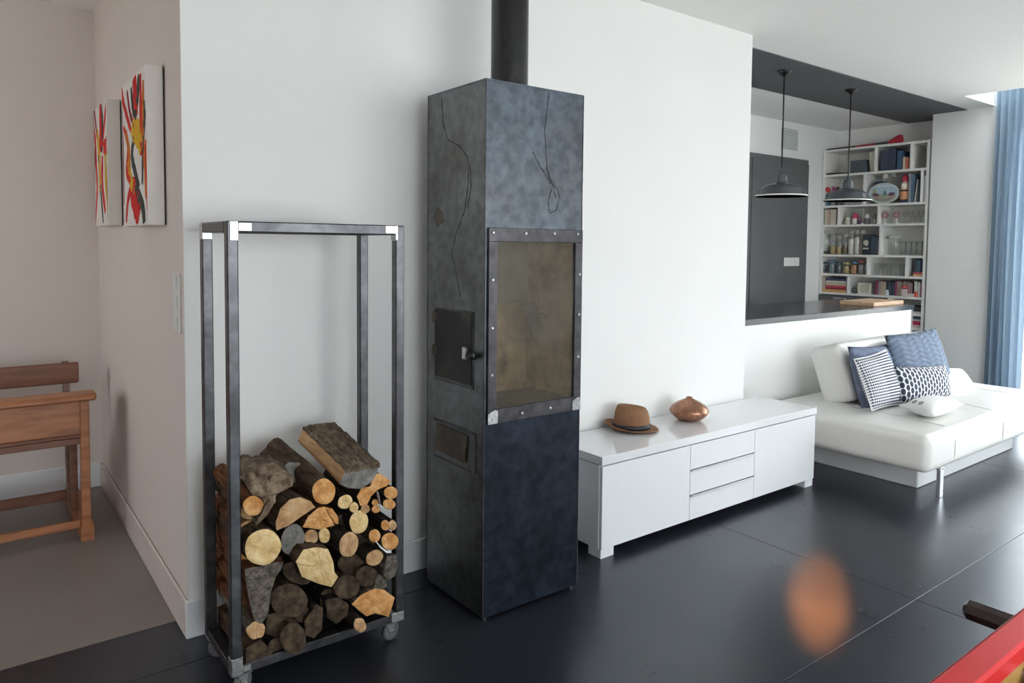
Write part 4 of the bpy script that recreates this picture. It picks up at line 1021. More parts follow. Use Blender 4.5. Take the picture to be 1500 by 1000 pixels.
log('small orange oval stick end below the twin sticks', ell(689, 448, 21, 26, 10), 2.268, OR, bD, .30, back=(-.05, .03))
log('orange round log end with peeling white bark at the right', ell(747, 468, 31, 33), 2.265, OR, bB)
log('tan oval stick end above the grey bark scrap', ell(689, 530, 34, 28, -30), 2.265, TA, bD, .30, back=(-.05, .04))
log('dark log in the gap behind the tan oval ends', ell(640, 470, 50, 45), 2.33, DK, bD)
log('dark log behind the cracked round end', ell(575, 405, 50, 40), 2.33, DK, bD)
log('grey bark scrap leaning by the right post', dens([(735,525),(770,520),(775,560),(765,600),(735,615),(722,590),(728,560)]), 2.262, bG, bG, .15, rough=.1)
log('grey bark strip under the grey bark scrap', dens([(700,590),(728,600),(735,640),(700,650),(680,660),(690,620)]), 2.275, bG, bG, .2, rough=.1)
# upper middle
log('half-round split log with curved rings left of centre', dens([(320,428),(318,395),(335,345),(370,312),(410,302),(450,318),(466,340),(440,358),(400,385),(365,410)], 2), 2.268, TA, bB, .32, back=(-.02, .01))
log('left orange triangular wedge in the centre', dens([(418,415),(440,375),(478,342),(500,338),(520,375),(538,408),(480,424)]), 2.27, OR, bR)
log('right orange wedge split off the triangle', dens([(498,338),(530,345),(552,378),(553,404),(538,400),(520,372)]), 2.275, OR, bR)
log('orange round log with ring pattern at upper centre', ell(498, 281, 45, 47), 2.262, OR, bB, .36, back=(-.03, .06))
log('pale oval stick end beside the ringed orange log', ell(578, 320, 29, 25, -35), 2.268, PA, bD)
log('tiny pale stick end right of the pale oval end', ell(611, 341, 18, 19), 2.264, PA, bB)
log('tiny brown stick end below the curved slab', ell(654, 347, 17, 17), 2.27, TA, bB)
log('upper of the twin tiny stick ends', ell(691, 323, 12, 13, 0, 12), 2.262, OR, bD)
log('lower of the twin tiny stick ends', ell(694, 348, 16, 14, 0, 12), 2.262, OR, bD)
log('curved yellow-orange slab on the right of the top layer', dens([(622,300),(640,268),(672,262),(688,215),(708,213),(750,243),(735,260),(700,275),(675,300),(660,332),(635,335)], 2), 2.272, OR, bB, .30)
log('upper pale orange round end by the right post', ell(750, 286, 25, 25), 2.262, OR, bD, .32)
log('lower orange round end by the right post', ell(744, 329, 23, 20), 2.266, OR, bB, .32)
log('log with a bright orange end at the upper left', ell(233, 335, 37, 39), 2.262, OR, bR, .30, back=(-.01, .03))
log('brown log end hidden behind the upper left post', ell(218, 350, 38, 38), 2.345, TA, bB)
log('red-brown split log behind the left post', ell(222, 428, 42, 40), 2.345, TA, bR)
log('arched bark log at the back of the top layer', dens([(330,230),(338,195),(365,172),(405,172),(430,200),(420,240),(370,250)], 2), 2.40, GY, bB, .22)
log('thick wedge log with rough bark on top of the pile', dens([(580,205),(640,190),(706,184),(697,215),(683,240),(640,271),(590,268),(556,252)]), 2.262, GY, M_SPLIT, .33, back=(-.020, .075), rough=.03)
# the wedge's own bark slab
tw = [o for o in COL.objects if o.get('label', '').startswith('thick wedge log')][0]
mb = MB(); cw = tw.location; a0 = W3(580, 205, 2.262); b0 = W3(640, 188, 2.262); c0 = W3(708, 183, 2.262); ax = Vector((-.020, .33, .075)); vs = []; NK, NJ = 22, 9
for k in range(NK + 1):
    s = -.01 + 1.03 * k / NK
    for j in range(NJ + 1):
        q = j / NJ; p = a0.lerp(b0, q * 2) if q < .5 else b0.lerp(c0, q * 2 - 1)
        h = .006 + .011 * abs(mnoise.noise(Vector((k * .55, j * .8, 3)))) + .004 * R_.random()
        vs.append(p + ax * s + Vector((.006 * mnoise.noise(Vector((k * .5, j, 9))), 0, h)))
base = len(vs)
for k in range(NK + 1):
    s = -.01 + 1.03 * k / NK
    for j in (0, NJ): vs.append((a0 if j == 0 else c0) + ax * s + Vector((0, 0, -.006)))
fs = [(k*(NJ+1)+j, k*(NJ+1)+j+1, (k+1)*(NJ+1)+j+1, (k+1)*(NJ+1)+j) for k in range(NK) for j in range(NJ)]
fs += [(k*(NJ+1), (k+1)*(NJ+1), base+2*(k+1), base+2*k) for k in range(NK)] + [(k*(NJ+1)+NJ, base+2*k+1, base+2*(k+1)+1, (k+1)*(NJ+1)+NJ) for k in range(NK)]
fs += [[base, base + 1] + [j for j in range(NJ, -1, -1)]]
mb.add(vs, fs, 0, False); mb.build('bark_slab', bark_mat('rough_brown_bark', (.05, .033, .024), (.16, .115, .08), (.32, .25, .18)), tw)

# gnarled driftwood-like root draped over the upper left logs
gp = W3(290, 265, 2.30)
gt = thing('gnarled_root', 'gnarled grey-brown root piece draped over the upper left logs', 'log', gp, GRP)
mb = MB()
out = [(212,235),(222,205),(240,200),(262,212),(300,208),(330,200),(352,222),(385,235),(380,262),(345,270),(322,290),(318,320),(300,345),(285,372),(262,395),(245,412),(240,402),(262,380),(276,350),(272,318),(255,300),(232,295),(215,275)]
pf = [W3(x, y, 2.258 + .05 * max(0, (300 - y) / 100)) for x, y in dens(out, 2, 2.5)]
n = len(pf); cc = sum(pf, Vector()) / n; vs = []
for s, d in ((1.0, 0.0), (.72, -.012), (.4, -.020)):
    for p in pf: vs.append(cc + (p - cc) * s + Vector((0, d + .008 * mnoise.noise(p * 40), 0)))
vs.append(cc + Vector((0, -.022, 0)))
fs = [(r*n+i, r*n+(i+1) % n, (r+1)*n+(i+1) % n, (r+1)*n+i) for r in range(2) for i in range(n)] + [(2*n+i, 2*n+(i+1) % n, 3*n) for i in range(n)]
m0 = len(vs)
for p in pf: vs.append(p + Vector((.01, .12 + .02 * R_.random(), .02)))
fs += [(i, (i+1) % n, m0+(i+1) % n, m0+i) for i in range(n)] + [[m0 + i for i in range(n)]]
mb.add(vs, fs, 0, True); M_ROOT = bark_mat('grey_root_wood', (.075, .050, .034), (.23, .165, .112), (.40, .31, .22), (5, 5, 5)); mb.build('root_body', M_ROOT, gt)
for x, y, r in ((222, 222, .016), (267, 205, .017), (300, 232, .012), (365, 245, .014)):
    mb = MB(); p = W3(x, y, 2.29); pr = [(0.0, -r)] + [(r * math.cos(a), r * math.sin(a)) for a in (-1, -.6, -.2, .2, .6, 1)] + [(0.0, r)]
    mb.lathe(pr, p, 12, sx=1.0, sy=1.5)
    for i, v in enumerate(mb.v): mb.v[i] = v + Vector((1, 1, 1)) * .004 * mnoise.noise(v * 60)
    mb.build('knot', M_ROOT, gt)
# loose white birch-bark strips
for k, pts in enumerate((((703, 285), (708, 310), (712, 335), (722, 345)), ((694, 470), (710, 492), (735, 512), (752, 512)))):
    mb = MB(); q = [W3(x, y, 2.252) for x, y in pts]; vs = []
    for p in q: vs += [p, p + Vector((.004, .03, .004)), p + Vector((0, 0, .003)), p + Vector((.004, .03, .007))]
    fs = []
    for i in range(3):
        a = 4 * i; fs += [(a, a+1, a+5, a+4), (a+2, a+6, a+7, a+3), (a, a+4, a+6, a+2), (a+1, a+3, a+7, a+5)]
    mb.add(vs, fs); single('bark_strip', mb, M_F_WHITE, ('white curl of peeled bark by the twin tiny stick ends', 'white curl of peeled bark under the small orange oval stick')[k], 'bark')
# ------------------------------------------------------------------ bookcase
M_SHELF = plain('white_bookcase_laminate', (.78, .77, .74), .5, var=.015)
KX, KB = 7.572, 7.885       # shelf front, back
KY0, KY1 = 3.245, 4.355     # right (hidden by the pier) and left ends
ST = .024
SZ = [2.520, 2.249, 1.913, 1.704, 1.380, 1.170, .965]          # top faces of the shelves from the top down
bc = thing('bookcase', 'built-in white bookcase full of books and jars beside the kitchen', 'bookcase', (7.73, 3.8, 0))
def kb(name, a, b): mb = MB(); mb.box(a, b, bev=.0015); return mb.build(name, M_SHELF, bc)
kb('back_panel', (KB, KY0, .0), (7.898, KY1, SZ[0]))
kb('side_panel', (KX, KY1 - ST, .937), (KB, KY1, SZ[0])); kb('side_panel', (KX, KY0, 0), (KB, KY0 + ST, SZ[0]))
for z in SZ[:-1]: kb('shelf', (KX + .002, KY0 + ST, z - ST), (KB, KY1 - ST, z))
kb('shelf', (KX + .002, KY0 + ST, SZ[6] - ST), (KB, KY1 - ST, SZ[6]))
for z in (.80, .655, .36, .08): kb('shelf', (KX + .002, KY0 + ST, z - ST), (KB, 3.574, z))
kb('side_panel', (KX, 3.574, 0), (KB, 3.598, SZ[6] - ST))
def shy(px, row=3): return at_x(px, 300, KX + .02).y       # a place along the shelf
for row, pxs in ((1, (1281, 1333)), (2, (1266, 1350)), (3, (1230, 1288)), (4, (1292,)), (5, (1275, 1332)), (6, (1247,))):
    for px in pxs:
        y = shy(px); kb('divider', (KX + .002, y - .011, SZ[row]), (KB, y + .011, SZ[row - 1] - ST))
_bm = {}
def bmat(c, rough=.55):
    k = tuple(round(x, 3) for x in c)
    if k not in _bm: _bm[k] = plain('shelf_item_colour_%d' % len(_bm), c, rough, var=.10, scale=25)
    return _bm[k]
M_PAGES = plain('book_pages', (.72, .68, .58), .9, var=.06, scale=60)
NAVY, BLUE, DKG, CREAM, RED, ORG, TEAL, BLK, WHT, PINK, BRN, GRN = (.035, .045, .10), (.09, .16, .32), (.045, .055, .06), (.62, .57, .46), (.42, .035, .05), (.62, .25, .09), (.06, .20, .22), (.018, .018, .022), (.74, .73, .70), (.52, .27, .27), (.16, .085, .05), (.12, .20, .12)
def book(px0, px1, row, h, c, label, grp='books on the white bookcase', lean=0.0, dz=0.0, depth=.19, inset=.015):
    """upright book, spine to the room; px = its place along the shelf"""
    ya, yb = shy(px0), shy(px1); y0, y1 = min(ya, yb) + .0008, max(ya, yb) - .0008; z0 = SZ[row] + dz
    x0 = KX + inset; x1 = x0 + depth; t = min(.004, (y1 - y0) * .25)
    mb = MB(); mb.box((x0, y0, z0), (x0 + .004, y1, z0 + h)); mb.box((x0 + .004, y0, z0), (x1, y0 + t, z0 + h)); mb.box((x0 + .004, y1 - t, z0), (x1, y1, z0 + h))
    mb.box((x0 + .004, y0 + t, z0 + .004), (x1 - .004, y1 - t, z0 + h - .004), 1)
    if lean:
        for i, v in enumerate(mb.v): mb.v[i] = v + Vector((0, lean * (v.z - z0), 0))
    return single('book', mb, [bmat(c), M_PAGES], label, 'book', None, grp)
def flat_book(px0, px1, z0, h, c, label, grp='books lying flat on the bookcase', depth=.2, inset=.01):
    ya, yb = shy(px0), shy(px1); y0, y1 = min(ya, yb), max(ya, yb); x0 = KX + inset; x1 = x0 + depth; t = min(.004, h * .25)
    mb = MB(); mb.box((x0, y0, z0), (x0 + .004, y1, z0 + h)); mb.box((x0 + .004, y0, z0), (x1, y1, z0 + t)); mb.box((x0 + .004, y0, z0 + h - t), (x1, y1, z0 + h)); mb.box((x0 + .004, y0 + .004, z0 + t), (x1 - .004, y1 - .004, z0 + h - t), 1)
    return single('book', mb, [bmat(c), M_PAGES], label, 'book', None, grp)
def jar(px, row, r, h, label, lid=None, fill=None, neck=.8, x=None, name='glass_jar', cat='jar', grp='glass jars on the bookcase'):
    y = shy(px); xx = x if x else KX + .03 + r; z = SZ[row]
    t = thing(name, label, cat, (xx, y, z), grp)
    mb = MB(); mb.lathe([(0, .002), (r * .92, .002), (r, .008), (r, h * .72), (r * neck, h * .84), (r * neck, h)], (xx, y, z), 18); mb.build('glass', M_JAR, t)
    if lid: mb = MB(); mb.lathe([(r * neck * 1.06, h * .9), (r * neck * 1.08, h * .91), (r * neck * 1.08, h + .006), (r * neck * .9, h + .012), (0, h + .012)], (xx, y, z), 18); mb.build('lid', bmat(lid), t)
    if fill: mb = MB(); mb.lathe([(0, .006), (r * .9, .006), (r * .92, .012), (r * .92, h * fill[1]), (0, h * fill[1] + .004)], (xx, y, z), 16); mb.build('contents', bmat(fill[0], .8), t)
    return t
def glass(px, row, r, h, label, grp='drinking glasses on the bookcase', stem=False):
    y = shy(px); xx = KX + .05 + r; z = SZ[row]; mb = MB()
    if stem: pr = [(0, .001), (r * .8, .001), (r * .75, .005), (.004, .010), (.004, h * .42), (r * .5, h * .5), (r * .95, h * .68), (r, h * .8), (r * .85, h), (r * .80, h), (r * .92, h * .8), (r * .4, h * .52), (0, h * .5)]
    else: pr = [(0, .001), (r * .8, .001), (r, h), (r * .94, h), (r * .74, .012), (0, .012)]
    mb.lathe(pr, (xx, y, z), 16); return single('drinking_glass', mb, M_JAR, label, 'glass', (xx, y, z), grp)

# on top of the bookcase: long horn
y0, y1, yr = shy(1202), shy(1290), shy(1311); z = SZ[0]
hn = thing('toy_horn', 'long dark horn with a red bell lying on top of the bookcase', 'horn', (7.68, (y0 + yr) / 2, z))
mb = MB(); mb.tube([(7.66, y0, z + .014), (7.67, shy(1245), z + .016)], [.012, .014], 10); mb.build('dark_tube', bmat(BLK), hn)
mb = MB(); mb.tube([(7.67, shy(1245), z + .016), (7.68, shy(1272), z + .02)], [.014, .02], 10); mb.build('red_tube', bmat(RED), hn)
mb = MB(); mb.tube([(7.68, shy(1272), z + .02), (7.68, shy(1293), z + .024)], [.018, .020], 10); mb.build('grey_tube', bmat(DKG), hn)
mb = MB(); mb.tube([(7.68, shy(1293), z + .026), (7.68, shy(1300), z + .036), (7.68, shy(1309), z + .050), (7.68, shy(1311), z + .050)], [.020, .034, .048, .046], 16); mb.build('bell', bmat((.55, .03, .06)), hn)

# row 1
y0, y1 = shy(1202), shy(1240); z = SZ[1]; mb = MB(); mb.tube([(7.62, y0, z + .013), (7.62, (y0 * 2 + y1) / 3, z + .012), (7.64, y1, z + .009)], [.011, .013, .006], 10)
single('kitchen_utensil', mb, bmat(BLK), 'dark stick-like utensil lying on the top left shelf', 'utensil')
mb = MB(); ya, yb = shy(1243), shy(1267); mb.prism([(7.60, ya, z), (7.60, yb, z), (7.60, yb + .012, z + .135), (7.60, ya - .002, z + .135)], (.18, 0, 0))
bx_ = single('storage_box', mb, bmat((.075, .095, .11)), 'dark grey-teal box on the top left shelf', 'box')
y = shy(1274); mb = MB(); mb.lathe([(0, 0), (.030, 0), (.036, .01), (.045, .10), (.047, .20), (.044, .215), (.040, .215), (.040, .19), (0, .18)], (7.65, y, z), 20); single('ceramic_vase', mb, bmat((.66, .63, .52)), 'tall cream ceramic vase on the top shelf', 'vase', (7.65, y, z))
book(1288, 1299, 1, .215, (.055, .065, .11), 'wide dark navy album on the top shelf, left one'); book(1299, 1310, 1, .22, (.045, .055, .10), 'wide dark navy album on the top shelf, right one')
book(1312, 1320, 1, .19, (.045, .10, .17), 'blue book beside the navy albums on the top shelf')
book(1320.5, 1324, 1, .125, (.60, .45, .33), 'short beige book on the top shelf'); book(1324.5, 1329, 1, .12, (.50, .17, .10), 'short rust-red book on the top shelf')
jar(1346, 1, .045, .20, 'clear glass decanter on the top right shelf', neck=.35, name='decanter', cat='decanter', grp=None)
book(1355, 1358.5, 1, .15, (.52, .33, .26), 'pale reddish book at the right end of the top shelf')

# row 2
z = SZ[2]; y = shy(1210)
fg = thing('bird_figurine', 'small red and blue bird figurine at the left of the second shelf', 'figurine', (7.63, y, z))
mb = MB(); mb.lathe([(0, .0), (.02, .0), (.025, .02), (.034, .07), (.032, .11), (.018, .14), (0, .15)], (7.63, y, z), 14, sy=.8); mb.build('body', bmat((.05, .17, .26)), fg)
mb = MB(); mb.lathe([(0, .135), (.026, .15), (.034, .175), (.026, .20), (0, .212)], (7.63, y + .012, z), 14); mb.build('head', bmat((.55, .04, .06)), fg)
mb = MB(); mb.lathe([(0, .130), (.02, .138), (.022, .155), (0, .165)], (7.605, y + .02, z), 10); mb.build('beak', bmat((.72, .60, .52)), fg)
mb = MB(); mb.lathe([(0, .125), (.018, .13), (.02, .17), (.012, .21), (0, .215)], (7.64, y - .055, z), 10); mb.build('tail', bmat((.25, .03, .16)), fg)
for k, px in enumerate((1224, 1231)): jar(px, 2, .022, .25 - .02 * k, ('slim dark bottle left of the pendant lamp on the second shelf', 'slim dark red bottle behind the pendant lamp')[k], neck=.4, fill=((.10, .05, .06), .8), name='bottle', cat='bottle', grp='bottles on the second shelf')
for k, px in enumerate((1240, 1248, 1256, 1261)): glass(px, 2, .026, .17, ('stem glass behind the lamp cord', 'stem glass just right of the lamp neck', 'second glass from the divider on the second shelf', 'stem glass next to the divider on the second shelf')[k], stem=True)
yc = (shy(1271) + shy(1316)) / 2; hw = abs(shy(1271) - shy(1316)) / 2; hh = .108; zc = SZ[2] + .106
pt = thing('oval_plate', 'oval painted souvenir plate with a landscape on the second shelf', 'plate', (7.60, yc, SZ[2]))
def oval(mb, x, ry, rz, d, cy=0, cz=0, n=36):
    vs = [(x, yc + cy + ry * math.cos(2*math.pi*k/n), zc + cz + rz * math.sin(2*math.pi*k/n)) for k in range(n)]
    mb.prism(vs, (d, 0, 0))
mb = MB(); oval(mb, 7.600, hw, hh, .012); mb.build('rim', bmat((.62, .66, .62)), pt)
mb = MB(); oval(mb, 7.5985, hw * .92, hh * .90, .0014); mb.build('sky', bmat((.42, .54, .64)), pt)
def patch(nm, poly, c, x=7.5975): mb = MB(); mb.prism([(x, yc - u * hw, zc + w * hh) for u, w in poly], (.001, 0, 0)); mb.build(nm, bmat(c), pt)
patch('meadow', [(-.85, -.25), (-.4, -.05), (.1, -.15), (.5, -.05), (.87, -.2), (.7, -.6), (.3, -.82), (-.3, -.82), (-.7, -.6)], (.38, .40, .30))
patch('tree', [(-.05, -.2), (.08, .38), (.22, -.2)], (.10, .28, .16), 7.597)
patch('sail', [(-.72, .1), (-.55, .5), (-.48, .1)], (.55, .50, .12), 7.597)
for s in (-1, 1): patch('hill', [(s * .25, -.25), (s * .38, .02), (s * .58, .08), (s * .78, -.05), (s * .62, -.28)], (.16, .09, .14), 7.597)
for s in (-1, 1): patch('flower_bed', [(s * .3, -.35), (s * .62, -.28), (s * .6, -.5), (s * .3, -.6)], (.40, .28, .26), 7.597)
for k in range(7): patch('letter_mark', [(-.42 + k * .125, .52 + .10 * math.cos((k - 3) * .4)), (-.36 + k * .125, .52 + .10 * math.cos((k - 3) * .4)), (-.36 + k * .125, .70 + .10 * math.cos((k - 3) * .4)), (-.42 + k * .125, .70 + .10 * math.cos((k - 3) * .4))], (.80, .82, .80), 7.597)
for k in range(9): patch('letter_mark', [(-.5 + k * .115, -.62 - .08 * math.cos((k - 4) * .35)), (-.43 + k * .115, -.62 - .08 * math.cos((k - 4) * .35)), (-.44 + k * .115, -.50 - .08 * math.cos((k - 4) * .35)), (-.5 + k * .115, -.50 - .08 * math.cos((k - 4) * .35))], (.22, .18, .18), 7.5965)
jar(1288, 2, .030, .30, 'white-capped jar standing behind the oval plate, left one', lid=WHT, x=7.70); jar(1300, 2, .030, .305, 'grey-capped jar standing behind the oval plate, right one', lid=(.45, .47, .47), x=7.70)
book(1274, 1284, 2, .24, NAVY, 'dark book behind the left edge of the oval plate', depth=.10, inset=.12)
y = shy(1322.5); z = SZ[2]
gn = thing('garden_gnome', 'garden gnome figurine with a red cap and white beard', 'figurine', (7.63, y, z))
mb = MB(); mb.lathe([(0, 0), (.042, 0), (.046, .02), (.046, .10), (.040, .13), (.026, .15), (0, .155)], (7.63, y, z + .03), 16); mb.build('coat', bmat((.66, .30, .15)), gn)
mb = MB(); mb.box((7.585, y - .045, z), (7.675, y + .045, z + .03), bev=.006); mb.build('base', bmat(NAVY), gn)
mb = MB(); mb.lathe([(.047, .085), (.049, .088), (.049, .098), (.047, .10)], (7.63, y, z + .03), 16); mb.build('belt', bmat(BLK), gn)
mb = MB(); mb.lathe([(0, .14), (.030, .15), (.034, .175), (.028, .20), (0, .205)], (7.63, y, z + .03), 16); mb.build('head', bmat((.66, .38, .28)), gn)
mb = MB(); mb.lathe([(0, .08), (.022, .10), (.034, .14), (.030, .165), (0, .175)], (7.608, y, z + .03), 14); mb.build('beard', bmat((.72, .66, .55)), gn)
mb = MB(); mb.lathe([(.038, .188), (.038, .196), (.026, .235), (.010, .262), (0, .268)], (7.63, y, z + .03), 16); mb.build('cap', bmat((.50, .03, .08)), gn)
book(1330, 1334, 2, .29, (.30, .32, .36), 'grey book right of the gnome'); book(1334.3, 1338.5, 2, .28, (.10, .15, .22), 'slate blue book right of the gnome'); book(1339, 1341, 2, .225, (.60, .56, .50), 'thin pale book leaning right of the gnome', lean=-.10); book(1343, 1346, 2, .23, DKG, 'dark green book beside the divider on the second shelf')
book(1353, 1355.5, 2, .26, (.62, .63, .66), 'thin white book at the right end of the second shelf')
for k in range(2): book(1355.6 + 2.0 * k, 1357.4 + 2.0 * k, 2, .29, (.13, .20, .40), ('left one of the tall blue binders', 'right one of the tall blue binders')[k], grp='blue binders')

# row 3
for k, (a, b, c, lb) in enumerate(((1200.5, 1203.5, (.07, .045, .09), 'dark purple book at the far left of the third shelf'), (1203.8, 1206.5, NAVY, 'dark navy book, second from the left on the third shelf'), (1206.8, 1208.6, GRN, 'dark green thin book before the cream paperbacks'))): book(a, b, 3, .175, c, lb)
for k in range(6):
    c = ((.60, .57, .45), (.58, .48, .38), (.55, .36, .26), (.64, .58, .46), (.66, .62, .50), (.60, .54, .44))[k]
    book(1209 + k * 2.85, 1211.6 + k * 2.85, 3, .165 + .003 * (k % 2), c, ('first cream paperback after the dark books', 'second cream paperback on the third shelf', 'brownish pink paperback among the cream ones', 'fourth cream paperback on the third shelf', 'fifth, palest cream paperback on the third shelf', 'last cream paperback before the brown one')[k], grp='paperbacks on the third shelf')
book(1226.3, 1228.4, 3, .165, BRN, 'thin brown book by the third shelf divider')
def pot(px, row, r, h, c, c2, label, name='figurine', cat='figurine'):
    y = shy(px); z = SZ[row]; t = thing(name, label, cat, (KX + .02 + r, y, z), 'little ornaments on the third shelf')
    mb = MB(); mb.lathe([(0, 0), (r * .8, 0), (r, h * .15), (r, h * .4), (r * .8, h * .52), (0, h * .54)], (KX + .02 + r, y, z), 14); mb.build('base', bmat(c), t)
    mb = MB(); mb.lathe([(0, h * .48), (r * .7, h * .52), (r * .95, h * .66), (r * .75, h * .85), (r * .25, h * .97), (0, h)], (KX + .02 + r, y, z), 14); mb.build('top', bmat(c2), t)
pot(1240.5, 3, .030, .085, (.62, .60, .50), (.64, .62, .54), 'small cream onion-shaped pot on the third shelf'); pot(1251, 3, .034, .125, (.66, .63, .55), (.52, .05, .12), 'red and white mushroom-like ornament on the third shelf')
pot(1259.5, 3, .024, .08, (.08, .06, .10), (.20, .10, .12), 'small dark ornament right of the mushroom ornament'); pot(1269, 3, .030, .115, (.16, .15, .15), (.60, .60, .60), 'black ornament with a white bow on the third shelf'); pot(1281, 3, .032, .11, (.34, .33, .29), (.22, .21, .20), 'grey-brown pot at the end of the ornament row')
y = shy(1262.5); mb = MB(); mb.tube([(7.62, y, SZ[3]), (7.62, y, SZ[3] + .01), (7.62, y, SZ[3] + .02), (7.62, y - .004, SZ[3] + .17)], [.02, .02, .004, .003], 10); single('white_feather_stick', mb, bmat(WHT), 'thin white upright stick on a foot on the third shelf', 'ornament')
for k, px in enumerate((1295, 1312)):
    y = shy(px); z = SZ[3]; t = thing('disc_ornament', ('dusty pink round ornament on a stand, left one', 'dusty pink round ornament on a stand, right one')[k], 'ornament', (7.62, y, z), 'pink disc ornaments')
    mb = MB(); mb.tube([(7.615, y, z + .09), (7.63, y, z + .09)], .036, 20); d = mb.build('disc', bmat((.36, .20, .21)), t)
    mb = MB(); mb.tube([(7.612, y, z + .09), (7.6152, y, z + .09)], .018, 16); mb.build('centre', bmat((.48, .32, .33)), d)
    mb = MB(); mb.lathe([(.022, 0), (.024, .006), (.008, .012), (.008, .06)], (7.622, y, z), 12); mb.build('stand', bmat(WHT), t)
for k, px in enumerate((1322, 1330, 1338, 1346, 1354)): glass(px, 3, .028, .125, 'small clear stem glass on the third shelf, %s' % ('nearest the pink discs', 'second from the pink discs', 'middle of five', 'second from the pier', 'next to the pier')[k], stem=True)

# row 4
jar(1207.5, 4, .048, .25, 'widest clear storage jar at the left of the fourth shelf', lid=(.42, .40, .38), fill=((.16, .13, .11), .12), neck=.9)
for k, (px, r, h, c, f) in enumerate(((1219.5, .033, .20, (.42, .30, .14), .45), (1229, .031, .195, (.44, .34, .18), .4), (1237.5, .030, .21, (.20, .15, .10), .5), (1246.5, .034, .245, (.66, .63, .56), .7), (1255, .034, .255, (.62, .60, .55), .72), (1262, .03, .25, (.30, .24, .20), .6))):
    jar(px, 4, r, h, 'clear storage jar %s on the fourth shelf' % ('with amber grain, second from the left', 'with yellow grain, third from the left', 'with dark beans', 'with pale sticks, left one', 'with pale sticks, right one', 'with brown contents beside the black tin')[k], lid=(.35, .33, .31), fill=(c, f), neck=.88)
yb_, ya_ = sorted((shy(1264.5), shy(1277))); z = SZ[4]
tn = thing('storage_tin', 'black square tin with a pale printed portrait on the fourth shelf', 'tin', (7.63, (ya_ + yb_) / 2, z))
mb = MB(); mb.box((7.595, yb_, z), (7.70, ya_, z + .215), bev=.006); mb.build('body', bmat((.035, .045, .055)), tn)
mb = MB(); mb.prism([(7.594, ya_ - .022 - .008 * math.cos(t * .7), z + .13 + .028 * math.sin(t * .7)) for t in range(9)], (.001, 0, 0)); mb.box((7.594, yb_ + .02, z + .06), (7.595, ya_ - .008, z + .075)); mb.prism([(7.594, (ya_ + yb_) / 2 + .022 * math.cos(t * .7), z + .125 + .034 * math.sin(t * .7)) for t in range(9)], (.001, 0, 0)); mb.build('printed_label', bmat((.62, .58, .48)), tn)
book(1278, 1284, 4, .20, (.05, .08, .10), 'dark teal book beside the black tin'); book(1284.3, 1290, 4, .19, (.09, .10, .12), 'dark grey book by the fourth shelf divider')
jar(1308, 4, .055, .19, 'large clear glass canister on the fourth shelf right', lid=(.45, .46, .45), neck=.95)
for k, px in enumerate((1321, 1329, 1337, 1345, 1353)): glass(px, 4, .032, .145, 'clear tumbler on the fourth shelf, %s' % ('next to the canister', 'second from the canister', 'middle of five', 'second from the pier', 'next to the pier')[k])

# row 5
for k, (px, r, h, lid, c) in enumerate(((1206, .036, .115, (.05, .07, .07), (.12, .14, .14)), (1219, .036, .135, (.10, .20, .30), (.18, .22, .24)), (1229, .032, .12, (.06, .08, .10), (.10, .12, .14)), (1240, .038, .115, (.45, .38, .18), (.40, .30, .15)), (1251.5, .036, .13, (.10, .20, .34), (.48, .24, .13)), (1262, .034, .14, (.36, .08, .10), (.25, .23, .22)), (1270, .028, .12, (.12, .12, .12), (.24, .24, .24)))):
    jar(px, 5, r, h, 'small preserve jar with %s on the fifth shelf' % ('a black-green lid at the far left', 'a blue lid, second from the left', 'a dark lid, third from the left', 'a gold lid', 'a blue lid and orange contents', 'a red lid', 'a black lid by the divider')[k], lid=lid, fill=(c, .75), neck=.92, grp='preserve jars on the fifth shelf')
for k, px in enumerate((1284, 1293, 1302, 1312, 1321)): glass(px, 5, .03, .125, 'clear glass on the fifth shelf, %s' % ('nearest the jars', 'second from the jars', 'middle of five', 'second from the books', 'nearest the books')[k], stem=(k % 2 == 1))
for k, (a, b, c, lb) in enumerate(((1338.5, 1341, (.06, .05, .10), 'dark purple book at the left of the fifth shelf books'), (1341.2, 1344.5, (.10, .12, .14), 'charcoal book on the fifth shelf'), (1344.8, 1349, (.08, .20, .26), 'petrol blue book on the fifth shelf'), (1349.2, 1353.5, NAVY, 'navy book on the fifth shelf'), (1353.8, 1356, (.28, .32, .36), 'grey-blue book on the fifth shelf'), (1356.2, 1358.8, (.09, .12, .16), 'dark slate book by the pier on the fifth shelf'))): book(a, b, 5, .165, c, lb, inset=.06)
flat_book(1342, 1358.5, SZ[5], .022, (.62, .40, .22), 'orange book lying flat in front of the fifth shelf books', depth=.045, inset=.008); flat_book(1343, 1358, SZ[5] + .0222, .022, (.45, .08, .08), 'red book lying on the orange one on the fifth shelf', depth=.045, inset=.010)

# row 6
book(1200.6, 1203.4, 6, .165, NAVY, 'dark navy book at the far left of the sixth shelf'); book(1204, 1208, 6, .17, (.60, .58, .58), 'white book at the left of the sixth shelf'); book(1208.3, 1213, 6, .16, (.58, .44, .38), 'pinkish book at the left of the sixth shelf')
zz = SZ[6]
for k, (h, c, lb) in enumerate(((.030, (.62, .36, .12), 'orange book at the bottom of the flat stack on the sixth shelf'), (.022, (.25, .03, .04), 'dark red book second from the bottom of the flat stack'), (.022, (.50, .06, .10), 'bright red book in the middle of the flat stack'), (.034, (.50, .45, .32), 'thick olive-cream book near the top of the flat stack'), (.016, (.62, .60, .55), 'thin white book near the top of the flat stack'), (.028, (.05, .06, .13), 'navy book on top of the flat stack'))):
    flat_book(1214 - (5 if k == 0 else 0), 1244, zz, h, c, lb, depth=.2 - .005 * k); zz += h + .0004
pot(1255, 6, .03, .06, (.10, .10, .09), (.16, .16, .15), 'small dark gadget left of the picture frame', 'gadget', 'gadget')
